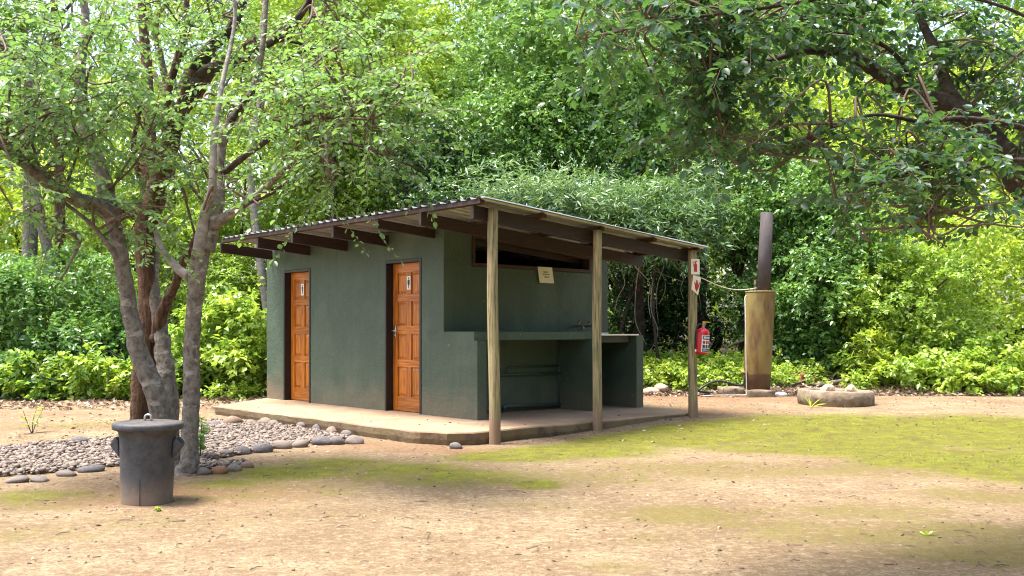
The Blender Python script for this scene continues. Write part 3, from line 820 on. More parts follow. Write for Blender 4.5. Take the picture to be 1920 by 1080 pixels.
obj('drum_rim', *rim, M['drum'], boi, True)
fx0 = (1431 - 1419) / F * bd; fx1 = (1438 - 1419) / F * bd
hF = 148 / F * bd
fl = tube([(fx0, 0, z0 + hT - .02), (fx0 + (fx1 - fx0) * .5, 0, z0 + hT + hF * .5), (fx1, 0, z0 + hT + hF)], [.118, .112, .104], 24)
obj('flue', *fl, M['flue'], boi, True)
obj('valve', *join([tube([(-.06, -.12, z0 + hT), (-.06, -.12, z0 + hT + .12)], [.016, .013], 8), tube([(-.06, -.12, z0 + hT + .12), (-.06, -.12, z0 + hT + .19)], [.028, .020], 8), box(-.10, -.02, -.128, -.112, z0 + hT + .19, z0 + hT + .203)]), M['brass'], boi)
pz = z0 - .012
def block(x0, x1, y0, y1, zz0, zz1, seed, nsub=5):
    bm = bmesh.new()
    v, f = box(x0, x1, y0, y1, zz0, zz1)
    vs = [bm.verts.new(p) for p in v]
    for q in f: bm.faces.new([vs[i] for i in q])
    bmesh.ops.subdivide_edges(bm, edges=bm.edges[:], cuts=nsub, use_grid_fill=True)
    r = np.random.default_rng(seed)
    for q in bm.verts:
        j = (r.random(3) - .5) * .018
        q.co += Vector(j)
    bmesh.ops.recalc_face_normals(bm, faces=bm.faces)
    me = bpy.data.meshes.new('block'); bm.to_mesh(me); bm.free()
    me.polygons.foreach_set('use_smooth', [True] * len(me.polygons))
    return me
link_mesh('plinth', block(-.245, .235, -.33, .32, -.12, pz - .012, 1), M['stone_conc'], boi)
link_mesh('plinth', block(-.60, -.25, -.16, .36, -.12, pz + .015, 2), M['stone_conc'], boi)
pp = [(-.20, -.19, z0 + hT - .09), (-.245, -.21, z0 + hT - .085), (-.255, -.22, z0 + hT - .11), (-.262, -.30, z0 + .9), (-.262, -.355, z0 - .02), (-.262, -.36, .045), (-.30, -.36, .030), (-.80, -.36, .028), (-1.0, -.37, .02)]
obj('feed_pipe', *tube(pp, [.011] * len(pp), 8), M['pipe_pale'], boi, True)
obj('drain_stub', *join([tube([(-.20, -.10, z0 + .26), (-.29, -.12, z0 + .26)], [.035, .03], 10)]), M['drum'], boi, True)

# hose lying from behind the hut to the boiler
hp = []
for px, py, dz in ((1150, 733, .01), (1207, 735, .01), (1260, 738, .01), (1300, 742, .012), (1318, 740, .03), (1335, 735, .05)):
    g = G(px, py if dz < .02 else 742); hp.append((g[0], g[1], g[2] + dz))
hp2 = [(bx - 1.05, bd - .25, bz + .10), (bx - .82, bd - .16, bz + .235), (bx - .62, bd - .12, bz + .25), (bx - .30, bd - .10, z0 + bz + .05), (bx - .20, bd - .08, z0 + bz + .2)]
hsp = spline(hp + hp2, 6)
tag(obj('water_hose', *tube(hsp, [.020] * len(hsp), 8), M['rubber'], None, True), 'black water hose lying on the ground from the hut to the boiler', 'hose')
# cord slung from the far post to the boiler valve
a = np.array([pc[0] + .05, pc[1], ZS + 1.82]); b = np.array([bx - .03, bd - .12, bz + z0 + hT + .06])
cs = [a + (b - a) * t + np.array([0, 0, -.10 * math.sin(math.pi * t)]) for t in np.linspace(0, 1, 14)]
tag(obj('cord', *tube(cs, [.007] * 14, 6), M['rope'], None, True), 'thin pale cord slung from the far post to the boiler', 'cord')

# ================================================================== FIRE RING WITH TWO ROCKS
fg = G(1567, 764); fy = fg[1] + .55
fxr = (1567 - HX) / F * fy
ringp = lathe([(.545, -.10), (.560, .06), (.548, .155), (.53, .168), (.44, .170), (.415, .155), (.405, .03), (0, .02)], 40)
rv = []
r = np.random.default_rng(5)
for (x, y, z) in ringp[0]:
    a_ = math.atan2(y, x)
    k = 1 + .018 * math.sin(3 * a_ + 1) + (r.random() - .5) * .022
    rv.append((x * k, y * k, z + (r.random() - .5) * .012 - .012 * math.cos(a_)))
fr_ = obj('fire_ring', rv, ringp[1], M['stone_conc'], None, True)
fr_.location = (fxr, fy, float(gz(fxr, fy)) + .045)
tag(fr_, 'low round concrete fire ring on the ground right of the boiler', 'fire pit')

def rock_mesh(name, sx, sy, sz, seed, sub=2, rough=.22):
    bm = bmesh.new()
    bmesh.ops.create_icosphere(bm, subdivisions=sub, radius=1)
    r = np.random.default_rng(seed)
    dirs = r.normal(size=(9, 3)); dirs /= np.linalg.norm(dirs, axis=1)[:, None]
    cut = .72 + r.random(9) * .2
    for v in bm.verts:
        p = np.array(v.co)
        for d_, c_ in zip(dirs, cut):
            t = p @ d_
            if t > c_: p = p - d_ * (t - c_) * .85
        p = p * (1 + (r.random() - .5) * rough * .25)
        v.co = (p[0] * sx, p[1] * sy, p[2] * sz)
    me = bpy.data.meshes.new(name); bm.to_mesh(me); bm.free()
    me.polygons.foreach_set('use_smooth', [True] * len(me.polygons))
    return me
M['rock'] = simple('tan_rock', (0.30, 0.20, 0.13), (0.50, 0.37, 0.27), 7, 0.85, 25, 0.5, 0.02)
for px, sx, sz, lab in ((1551, .135, .10, 'larger tan rock resting on the fire ring, on its left'), (1595, .095, .09, 'smaller tan rock resting on the fire ring, on its right')):
    o = link_mesh('rock', rock_mesh('rock', sx, .09, sz, px, 2, .5), M['rock'])
    o.location = ((px - HX) / F * (fy - .02), fy - .02 - .02 * (px > 1570), float(gz(fxr, fy)) + .14 + .075)
    o.rotation_euler = (0, .15 if px > 1570 else -.05, .3)
    o.data.polygons.foreach_set('use_smooth', [False] * len(o.data.polygons))
    tag(o, lab, 'rock')

# ================================================================== BORDER STONES, GRAVEL
stone_meshes = [rock_mesh('border_stone', 1, .85, .75, 100 + k) for k in range(9)]
sr = random.Random(21)
def stone(px, py, wpx, label, group, flat=1.0):
    g = G(px, py)
    o = link_mesh('border_stone', stone_meshes[sr.randrange(9)], M['stone'])
    s = wpx * .47 * g[1] / F
    o.scale = (s * sr.uniform(1.0, 1.1), s * sr.uniform(.85, 1.1), s * flat * sr.uniform(.85, 1.05))
    o.location = (g[0], g[1] + s * .6, float(gz(g[0], g[1])) + s * .22 * flat)
    o.rotation_euler = (sr.uniform(-.2, .2), sr.uniform(-.2, .2), sr.uniform(-.5, .5))
    tag(o, label, 'stone', group)
    return o
ORD = ['first', 'second', 'third', 'fourth', 'fifth', 'sixth', 'seventh', 'eighth', 'ninth', 'tenth', 'eleventh']
GA, GB, GC_, GD = 'stones edging the front of the gravel bed', 'stones in the short row beside the tree', 'stones edging the gravel bed left of the bin', 'stones along the slab side of the gravel bed'
for i, (px, py, w) in enumerate(((664, 833, 40), (630, 834, 38), (602, 835, 42), (585, 829, 26), (560, 839, 38), (527, 842, 42), (490, 849, 44), (451, 853, 38), (421, 857, 34), (396, 862, 28))):
    stone(px, py, w, 'rounded stone, %s from the right tip of the long row fronting the gravel' % ORD[i], GA, .95)
for px, py, w, lb in ((376, 891, 34, 'dark grey stone touching the tree base, first of the short row'), (408, 889, 36, 'orange brown stone second in the short row beside the tree'), (437, 884, 30, 'grey stone third in the short row beside the tree'), (462, 878, 28, 'pale grey stone at the outer end of the short row beside the tree')):
    o = stone(px, py, w, lb, GB)
    if px == 408:
        o.active_material_index = 0
        o.data = o.data.copy(); o.data.materials.clear(); o.data.materials.append(simple('orange_stone', (0.17, 0.075, 0.035), (0.28, 0.14, 0.07), 9, 0.8, 20, .4, .02))
for i, (px, py, w) in enumerate(((166, 886, 52), (118, 894, 46), (68, 904, 42), (26, 906, 46))):
    stone(px, py, w, 'flat grey stone, %s leftwards from the bin along the gravel edge' % ORD[i], GC_, .6)
for i, (px, py, w) in enumerate(((400, 801, 28), (433, 799, 44), (470, 797, 24), (494, 797, 34), (511, 799, 26), (540, 797, 26), (565, 803, 26), (595, 807, 26), (622, 812, 28), (648, 818, 26))):
    stone(px, py, w, 'brown stone, %s from the left in the row beside the concrete slab' % ORD[i], GD)
stone(145, 833, 36, 'lone stone at the back edge of the gravel left of the bin', None)
o = stone(855, 842, 30, 'single small grey stone lying against the corner of the concrete slab', None)

poly = np.array([(-1.78, 11.05), (-2.08, 10.75), (-2.35, 10.35), (-2.57, 9.9), (-2.81, 9.35), (-2.86, 9.05), (-2.42, 9.0), (-2.47, 8.75), (-2.74, 8.6), (-3.2, 8.6), (-3.61, 8.75), (-3.87, 8.5), (-4.2, 8.2), (-5.2, 7.9), (-6.6, 8.6), (-5.6, 9.8), (-4.9, 10.7), (-4.35, 11.0), (-4.15, 11.8), (-4.0, 13.2), (-3.3, 12.9), (-2.4, 11.9)])
def inside(P, poly):
    x, y = P[:, 0], P[:, 1]; c = np.zeros(len(P), bool); n = len(poly)
    for i in range(n):
        x1, y1 = poly[i]; x2, y2 = poly[(i + 1) % n]
        k = ((y1 > y) != (y2 > y)) & (x < (x2 - x1) * (y - y1) / (y2 - y1 + 1e-12) + x1)
        c ^= k
    return c
def ico(sub):
    bm = bmesh.new(); bmesh.ops.create_icosphere(bm, subdivisions=sub, radius=1)
    V = np.array([v.co[:] for v in bm.verts]); Fc = np.array([[v.index for v in f.verts] for f in bm.faces]); bm.free()
    return V, Fc
def pebbles(pts, smin, smax, rng, lift=.35, flat=.65):
    n = len(pts); V0, F0 = ico(1)
    s = smin + (smax - smin) * rng.random(n) ** 1.8
    ax = np.stack([s * (.9 + .5 * rng.random(n)), s * (.75 + .4 * rng.random(n)), s * flat * (.7 + .5 * rng.random(n))], -1)
    V = V0[None] * (1 + (rng.random((n, len(V0), 1)) - .5) * .42) * ax[:, None, :]
    a = rng.random(n) * 6.28; ca, sa = np.cos(a)[:, None], np.sin(a)[:, None]
    t = (rng.random(n) - .5)[:, None] * 0.9
    x = V[..., 0] * ca - V[..., 1] * sa; y = V[..., 0] * sa + V[..., 1] * ca; z = V[..., 2] + x * t * .5
    V = np.stack([x + pts[:, 0:1], y + pts[:, 1:2], z + pts[:, 2:3] + s[:, None] * lift], -1).reshape(-1, 3)
    Fi = (F0[None] + (np.arange(n) * len(V0))[:, None, None]).reshape(-1, 3)
    return V, Fi, np.repeat(rng.random(n), len(F0))
rng = np.random.default_rng(8)
P = np.column_stack([rng.uniform(-6.6, -1.6, 56000), rng.uniform(7.8, 13.4, 56000)])
P = P[inside(P, poly)]
dens = 0.5 + .8 * (fbm(P[:, 0] * 1.5, P[:, 1] * 1.5, 30, 3))
P = P[rng.random(len(P)) < dens]
P = np.column_stack([P, gz(P[:, 0], P[:, 1]) + .03 * rng.random(len(P))])
V, Fi, t = pebbles(P, .010, .032, rng)
o = link_mesh('gravel', big_mesh('gravel', V, Fi, 3, t, False), M['gravel'])
tag(o, 'pinkish grey gravel filling the bed around the trees', 'gravel', kind='stuff')
# loose grit on the open ground
P = np.column_stack([rng.uniform(-6, 8, 6000), rng.uniform(3.5, 17, 6000)])
P = np.column_stack([P, gz(P[:, 0], P[:, 1])])
V, Fi, t = pebbles(P, .003, .013, rng, .2)
tag(link_mesh('loose_grit', big_mesh('loose_grit', V, Fi, 3, t, True), M['gravel']), 'tiny loose pebbles scattered over the bare soil', 'grit', kind='stuff')

# ================================================================== RUBBLE, LOGS, PLANK AT THE FOREST EDGE
def stick(name, pts, r0, r1, mat, label, cat, group=None, sides=8, jit=.12, seed=1):
    p = spline(pts, 5)
    o = obj(name, *tube(p, np.linspace(r0, r1, len(p)), sides, jit, np.random.default_rng(seed)), mat, None, True)
    return tag(o, label, cat, group)
def gp(px, py, dz=0.0):
    d = 16.9 + (738 - py) * .045
    x = (px - HX) / F * d
    return (x, d, float(gz(x, d)) + dz)
stick('fallen_branch', [gp(1528, 716, .02), gp(1575, 711, .07), gp(1620, 706, .10), gp(1660, 703, .08)], .05, .028, M['log'], 'long grey fallen branch on the litter behind the fire ring', 'branch', seed=2)
stick('fallen_branch', [gp(1596, 704, .06), gp(1640, 704, .09), gp(1700, 706, .10), gp(1740, 710, .08)], .07, .05, M['log'], 'thick pale log at the foot of the right shrubs', 'branch', seed=3)
stick('fallen_branch', [gp(1505, 708, .02), gp(1525, 700, .16), gp(1545, 696, .30)], .035, .018, M['log'], 'short upturned branch sticking out of the litter beside the plank', 'branch', seed=4)
stick('fallen_branch', [gp(1475, 716, .02), gp(1500, 712, .06), gp(1530, 705, .12), gp(1560, 703, .1)], .022, .012, M['twig_brown'], 'thin dark branch lying just right of the boiler', 'branch', seed=5)
stick('fallen_branch', [gp(1560, 700, .05), gp(1580, 698, .22), gp(1592, 697, .42)], .018, .008, M['twig'], 'slim grey twig rising behind the fire ring', 'branch', seed=6)
a_, b_ = np.array(gp(1447, 703, .06)), np.array(gp(1500, 702, .08))
pk = block(-.5, .5, -.06, .06, -.035, .035, 7, 4)
o = link_mesh('plank', pk, M['plank']); o.location = (a_ + b_) / 2 + np.array([0, .1, .06]); o.scale = (np.linalg.norm(b_ - a_) * 1.1, 1, 1); o.rotation_euler = (0, -.02, .03)
tag(o, 'rust red plank lying on the litter behind the boiler', 'plank')
o = link_mesh('log_stub', block(-.16, .16, -.12, .12, -.1, .1, 9, 4), M['plank']); o.location = np.array(gp(1508, 706, .06)); o.rotation_euler = (.1, .3, .3)
tag(o, 'dark reddish log stub at the end of the plank', 'log')
for i, (px, py, s) in enumerate(((1222, 731, .16), (1240, 728, .14), (1213, 734, .11))):
    o = link_mesh('rubble_block', rock_mesh('rubble_block', s, s * .8, s * .6, 60 + i), M['rock']); o.location = np.array(gp(px, py + 2, .04 + .05 * (i == 1)))
    tag(o, ['broad pale rubble block behind the counter end', 'upright pale rubble block leaning behind the counter end', 'smallest pale rubble block nearest the counter end'][i], 'rubble', 'rubble blocks behind the counter')
o = link_mesh('white_stone', rock_mesh('white_stone', .16, .12, .06, 77), M['white']); o.location = np.array(gp(1460, 741, .02))
tag(o, 'flat whitish stone on the soil right of the boiler plinth', 'stone')

# ================================================================== FOLIAGE
def unit(a):
    return a / (np.linalg.norm(a, axis=-1, keepdims=True) + 1e-9)

class Leaves:
    """Collects leaf positions, axes, normals and sizes, then builds one crown mesh."""
    def __init__(self): self.p, self.a, self.n, self.l, self.w, self.t = [], [], [], [], [], []
    def add(self, p, a, n, l, w, t):
        self.p.append(p); self.a.append(a); self.n.append(n); self.l.append(l); self.w.append(w); self.t.append(t)
    def build(self, name, mat, parent, fine=False, rng=RNG):
        p, a, n = np.vstack(self.p), unit(np.vstack(self.a)), np.vstack(self.n)
        l, w, t = np.concatenate(self.l)[:, None], np.concatenate(self.w)[:, None], np.concatenate(self.t)
        s = unit(np.cross(a, n)); n = unit(np.cross(s, a))
        N = len(p)
        cup = (0.05 + .22 * rng.random((N, 1))) * w; droop = (rng.random((N, 1)) * .30 - .05) * l
        if not fine:
            mid = p + a * l * .45
            V = np.stack([p, mid + s * w * .5 + n * cup, p + a * l - n * droop, mid - s * w * .5 + n * cup], 1)
            Fi = np.array([[0, 1, 2], [0, 2, 3]])
        else:
            d5 = droop * .3
            m = p + a * l * .5 - n * d5
            r1 = p + a * l * .28 + s * w * .42 + n * cup * .8; r2 = p + a * l * .66 + s * w * .44 + n * (cup - d5 * 1.2)
            l1 = p + a * l * .28 - s * w * .42 + n * cup * .8; l2 = p + a * l * .66 - s * w * .44 + n * (cup - d5 * 1.2)
            V = np.stack([p, m, p + a * l - n * droop, r1, r2, l1, l2], 1)
            Fi = np.array([[0, 3, 1], [1, 3, 4], [1, 4, 2], [0, 1, 5], [1, 6, 5], [1, 2, 6]])
        k = V.shape[1]
        Fa = (Fi[None] + (np.arange(N) * k)[:, None, None]).reshape(-1, 3)
        me = big_mesh(name, V.reshape(-1, 3), Fa, 3, np.repeat(np.clip(t, 0, 1), len(Fi)))
        return link_mesh(name, me, mat, parent)

def lobe_leaves(L, c, rad, n, ll, lw, rng, tint0, up=.75, shell=.55, per=13):
    """One clump of foliage: leafy shoots that start inside it, push outwards and droop."""
    m = max(1, n // per)
    d = unit(rng.normal(size=(m, 3)))
    rm = float(np.mean(rad))
    s0 = c + d * rad * (.25 + .55 * rng.random((m, 1)))
    dirv = unit(d * .8 + rng.normal(size=(m, 3)) * .55 + np.array([0, 0, .18]))
    ln = rm * (.35 + .75 * rng.random((m, 1)) ** 1.5)
    dr = rng.uniform(.05, .5, (m, 1))
    k = np.repeat(np.arange(m), per); N = len(k)
    t = rng.random((N, 1)) ** .8
    p = s0[k] + dirv[k] * ln[k] * t - np.array([0, 0, 1.0]) * dr[k] * ln[k] * t ** 2 + rng.normal(size=(N, 3)) * ll * .25
    sd_ = unit(np.cross(dirv[k], np.array([0, 0, 1.0]) + rng.normal(size=(N, 3)) * .4)) * np.where(rng.random((N, 1)) < .5, 1, -1)
    ax = unit(dirv[k] * .6 + sd_ * .8 + rng.normal(size=(N, 3)) * .35 + np.array([0, 0, -.3]))
    nrm = unit(d[k] * .35 + np.array([0, 0, up]) + rng.normal(size=(N, 3)) * .5)
    s = .65 + .6 * rng.random(N)
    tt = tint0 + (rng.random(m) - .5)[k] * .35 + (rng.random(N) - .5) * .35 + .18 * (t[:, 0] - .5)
    L.add(p, ax, nrm, ll * s, lw * s, np.clip(tt, 0, 1))

def bush(name, label, cat, px, top, bot, d, hw_, dr, mat, n, ll=.11, lw=.055, nl=40, lr=(.35, .8), seed=0, tint=.5, up=.75, trunk=None, tr=.10, bark='bark_dark', group=None, fill=.14, base_lift=None, stems=4):
    rng = np.random.default_rng(seed + 1000)
    c = W(px, (top + bot) / 2, d)
    R = np.array([hw_ * d / F, dr, (bot - top) / 2 * d / F])
    gzb = float(gz(c[0], c[1]))
    root = empty(name, (c[0], c[1], gzb))
    tag(root, label, cat, group)
    off = -np.array([c[0], c[1], gzb])
    L = Leaves()
    cs = []
    k = 0
    while len(cs) < nl and k < 4000:
        k += 1
        u = unit(rng.normal(size=3))
        if u[1] > .55: continue                        # few clumps on the hidden far side
        q = c + u * R * (.55 + .42 * rng.random())
        if u[2] > -.1: q = q + np.array([rng.normal() * .10 * R[0], 0, rng.exponential(.16) * R[2] * (1 if rng.random() < .6 else -.5)])
        if q[2] < gzb + .15: continue
        cs.append(q)
    rads = [lr[0] + (lr[1] - lr[0]) * rng.random() ** 1.3 for _ in cs]
    wsum = sum(r * r for r in rads)
    nsh = int(n * (1 - fill))
    for q, r in zip(cs, rads):
        rr_ = np.array([r * (.9 + .5 * rng.random()), r * (.9 + .3 * rng.random()), r * (.38 + .30 * rng.random())])
        lobe_leaves(L, q + off, rr_, max(8, int(nsh * r * r / wsum)), ll, lw, rng, tint + (rng.random() - .5) * .36, up)
    m = int(n * fill)
    dd = unit(rng.normal(size=(m, 3))) * (rng.random((m, 1)) ** .4)
    p = c + dd * R * .92
    p = p[p[:, 2] > gzb + .05]
    m = len(p)
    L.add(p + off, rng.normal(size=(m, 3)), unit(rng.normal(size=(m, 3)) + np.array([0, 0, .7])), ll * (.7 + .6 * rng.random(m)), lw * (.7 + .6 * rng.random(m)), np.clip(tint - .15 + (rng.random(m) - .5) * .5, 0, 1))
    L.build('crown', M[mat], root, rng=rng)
    # trunk and limbs
    base = np.array([0, 0, -.15])
    fork = (c + off) * np.array([1, 1, 1.0]); fork = np.array([rng.normal() * .15, rng.normal() * .15, max(.3, (c[2] - gzb) * (.55 if trunk is None else trunk))])
    P_ = spline([base, base * .3 + fork * .5 + np.array([rng.normal() * .12, rng.normal() * .1, 0]), fork], 6)
    obj('trunk', *tube(P_, np.linspace(tr * 1.2, tr * .8, len(P_)), 10, .1, rng), M[bark], root, True)
    for j in range(min(stems, len(cs))):
        e = cs[j * max(1, len(cs) // max(1, stems))] + off
        midp = (fork + e) / 2 + rng.normal(size=3) * .25
        P_ = spline([fork * .9, midp, e], 6)
        obj('limb', *tube(P_, np.linspace(tr * .6, tr * .15, len(P_)), 7, .1, rng), M[bark], root, True)
    return root

# ---- far wood that reads as one mass
rng = np.random.default_rng(77)
L = Leaves()
for k in range(300):
    px = rng.uniform(-500, 2400); d = rng.uniform(30, 42)
    hi = 190 if px < 330 else (120 if 1470 < px < 1570 else -330)
    py = rng.uniform(hi, 640)
    c = W(px, py, d)
    if c[2] < .5: c[2] = .5 + rng.random()
    lobe_leaves(L, c, np.array([2.6, 1.6, 1.9]) * (.7 + .6 * rng.random()), 520, .30, .17, rng, .25 + .6 * rng.random(), .7, .3)
o = L.build('far_wood', M['leaf_bright'], None, rng=rng)
tag(o, 'bright mass of far woodland closing the clearing behind the nearer trees', 'woodland', kind='stuff')

L = Leaves()
for k in range(240):                                    # unseen wood on the right, added to dim the light under the roof
    a = math.radians(rng.uniform(-35, 75)); rr_ = rng.uniform(9.5, 13.5)
    c = np.array([1.0 + rr_ * math.cos(a), 5.0 - rr_ * math.sin(a), rng.uniform(.4, 8.0)])
    if c[1] > -2.5 and c[0] < .62 * c[1] + 3.4: continue
    lobe_leaves(L, c, np.array([1.8, 1.8, 1.5]) * (.7 + .5 * rng.random()), 260, .34, .2, rng, .25 + .5 * rng.random(), .7, .3)
o = L.build('shading_wood', M['leaf_deep'], None, rng=rng)
tag(o, 'dark mass of unseen woodland on the right, added to dim the light under the roof', 'woodland', kind='stuff')
GB_ = 'trees and bushes behind the hut'
# ---- background trees and bushes, left to right
bush('evergreen_bush', 'dense dark green bush at the left edge behind the three trunks', 'bush', 95, 470, 760, 18.9, 190, 1.6, 'leaf_mid', 32190, 0.098, 0.052, 39, (0.32, 0.78), 1, .42)
bush('leafy_tree', 'bright yellow green tree rising behind the dark left bush', 'tree', 60, 290, 640, 24.5, 270, 2.2, 'leaf_yellow', 27898, 0.121, 0.061, 39, (0.46, 1.17), 2, .6)
bush('leafy_tree', 'sunlit green bush glimpsed between the trunks and the hut', 'bush', 400, 380, 745, 20.5, 150, 1.7, 'leaf_bright', 27898, 0.098, 0.052, 35, (0.34, 0.85), 3, .5)
bush('broadleaf_shrub', 'low light green broad leaved shrub at the hut\'s left corner', 'shrub', 420, 585, 765, 18.0, 120, .8, 'leaf_bright', 8047, 0.121, 0.079, 22, (0.25, 0.55), 4, .5, tr=.03, stems=6)
bush('broadleaf_shrub', 'low light green shrub with large leaves right of the left bush', 'shrub', 160, 665, 775, 17.2, 170, .7, 'leaf_bright', 4506, 0.131, 0.079, 26, (0.14, 0.36), 5, .45, tr=.025, stems=6)
bush('broadleaf_shrub', 'low tangled green shrub at the very left of the litter strip', 'shrub', 10, 660, 775, 17.4, 130, .7, 'leaf_mid', 4506, 0.113, 0.061, 24, (0.14, 0.36), 6, .5, tr=.025, stems=6)
bush('leafy_tree', 'pale green tree above the hut\'s left roof end', 'tree', 560, 180, 520, 23.0, 190, 2.0, 'leaf_bright', 30044, 0.113, 0.058, 35, (0.40, 1.04), 7, .62)
bush('leafy_tree', 'tall bright green tree behind the middle of the roof', 'tree', 780, -140, 420, 24.5, 260, 2.6, 'leaf_bright', 45066, 0.118, 0.061, 45, (0.52, 1.30), 8, .6)
bush('leafy_tree', 'tall mid green tree filling the top centre behind the roof ridge', 'tree', 1060, -160, 330, 22.5, 230, 2.4, 'leaf_mid', 42920, 0.118, 0.056, 45, (0.46, 1.23), 9, .62)
bush('narrow_leaf_tree', 'grey green narrow leaved tree leaning over the right of the roof', 'tree', 1000, 335, 445, 18.6, 125, 1.0, 'leaf_narrow', 12580, 0.150, 0.032, 29, (0.29, 0.91), 10, .62, up=.5, trunk=.5, tr=.03)
bush('leafy_tree', 'fresh green leafy bush behind the roof above the middle post', 'bush', 1165, 330, 455, 19.3, 105, .9, 'leaf_mid', 11840, 0.102, 0.050, 26, (0.25, 0.65), 32, .6, trunk=.5, tr=.03)
bush('narrow_leaf_tree', 'grey green narrow leaved tree hanging beside the far post', 'tree', 1240, 340, 500, 18.9, 130, .9, 'leaf_narrow', 11803, 0.145, 0.034, 26, (0.25, 0.72), 11, .5, up=.5, trunk=.9, tr=.03)
bush('leafy_tree', 'dark creeper hung tree behind the roof and left of the narrow leaved tree', 'tree', 830, 250, 560, 19.8, 150, 1.2, 'leaf_deep', 18241, 0.094, 0.047, 32, (0.29, 0.78), 12, .4, trunk=.7, tr=.16)
bush('leafy_tree', 'tall green tree between the roof\'s right end and the flue', 'tree', 1310, -60, 380, 23.5, 220, 2.2, 'leaf_bright', 34336, 0.113, 0.056, 39, (0.46, 1.17), 13, .55)
bush('evergreen_bush', 'deep green shaded thicket behind the counter end', 'bush', 1180, 380, 720, 25.5, 130, 1.2, 'leaf_deep', 15022, 0.103, 0.052, 26, (0.34, 0.91), 26, .25)
bush('evergreen_bush', 'deep green creeper covered thicket behind the boiler', 'bush', 1330, 400, 715, 24.5, 190, 1.5, 'leaf_deep', 25752, 0.103, 0.052, 35, (0.34, 0.91), 14, .3)
bush('evergreen_bush', 'dark green bush draped with creepers directly right of the flue', 'bush', 1525, 300, 735, 20.0, 125, 1.5, 'leaf_mid', 36482, 0.098, 0.052, 45, (0.32, 0.81), 15, .42)
bush('leafy_bush', 'large sunlit green bush behind the fire ring', 'bush', 1700, 430, 760, 19.2, 160, 1.5, 'leaf_bright', 34336, 0.098, 0.052, 42, (0.32, 0.81), 16, .5)
bush('leafy_bush', 'pale yellow green bush at the right edge of the clearing', 'bush', 1880, 400, 760, 20.5, 170, 1.7, 'leaf_yellow', 30044, 0.108, 0.054, 39, (0.34, 0.91), 17, .5)
bush('leafy_tree', 'glowing yellow green tree seen through the gap in the right canopy', 'tree', 1540, 150, 480, 29.0, 230, 2.4, 'leaf_yellow', 25752, 0.150, 0.079, 32, (0.57, 1.43), 18, .65)
bush('leafy_tree', 'yellow green tree behind the dark limbs at the right edge', 'tree', 1840, 60, 520, 28.0, 260, 2.4, 'leaf_yellow', 27898, 0.150, 0.079, 35, (0.57, 1.43), 19, .5)
bush('broadleaf_shrub', 'loose bright green shrub spilling onto the soil at far right', 'shrub', 1830, 640, 775, 17.8, 190, 1.0, 'leaf_bright', 6974, 0.113, 0.066, 34, (0.14, 0.42), 20, .6, tr=.03, stems=6)
bush('broadleaf_shrub', 'low green shrub behind the thick pale log', 'shrub', 1690, 640, 735, 18.6, 120, .7, 'leaf_bright', 4828, 0.103, 0.056, 16, (0.21, 0.47), 21, .5, tr=.03, stems=6)
bush('broadleaf_shrub', 'spindly yellow leaved shrub behind the upturned branch', 'shrub', 1625, 620, 730, 18.2, 40, .35, 'leaf_yellow', 965, 0.150, 0.042, 9, (0.16, 0.34), 22, .75, tr=.02, stems=9, fill=.02)
bush('leafy_tree', 'tall thin crowned tree behind the left trunks at the top', 'tree', 330, -160, 330, 21.5, 210, 1.8, 'leaf_bright', 18241, 0.103, 0.052, 32, (0.34, 0.91), 23, .55, trunk=.9, tr=.14, bark='bark_grey')
bush('leafy_tree', 'sparse green tree at the top left corner behind the branches', 'tree', 40, -160, 230, 20.5, 190, 1.8, 'leaf_mid', 11803, 0.103, 0.052, 23, (0.34, 0.85), 24, .6, trunk=.9, tr=.15, bark='bark_grey')
bush('leafy_tree', 'green tree above the roof between the left branches and the centre', 'tree', 620, -150, 260, 20.5, 170, 1.7, 'leaf_bright', 22533, 0.103, 0.052, 32, (0.34, 0.91), 25, .58, trunk=.9, tr=.10, bark='bark_dark')

bush('leafy_tree', 'light green tree filling the wall of leaves above the roof\'s left half', 'tree', 690, 120, 470, 21.5, 150, 1.6, 'leaf_bright', 25752, 0.103, 0.052, 35, (0.34, 0.91), 27, .55)
bush('leafy_tree', 'mid green tree directly above the roof\'s front corner', 'tree', 930, 120, 420, 20.8, 140, 1.5, 'leaf_mid', 23606, 0.103, 0.052, 32, (0.34, 0.91), 28, .58)
bush('leafy_tree', 'fresh green tree over the far post, above the narrow leaved foliage', 'tree', 1200, 90, 380, 20.6, 140, 1.4, 'leaf_mid', 21460, 0.103, 0.052, 32, (0.34, 0.85), 29, .55)
bush('evergreen_bush', 'green creeper mound between flue and far post at canopy height', 'bush', 1390, 260, 480, 20.8, 110, 1.2, 'leaf_mid', 16095, 0.094, 0.049, 28, (0.29, 0.72), 30, .45)
bush('leafy_tree', 'bright green tree seen behind the three trunks at mid height', 'tree', 250, 330, 560, 22.5, 150, 1.6, 'leaf_bright', 19314, 0.108, 0.056, 28, (0.34, 0.91), 31, .6)
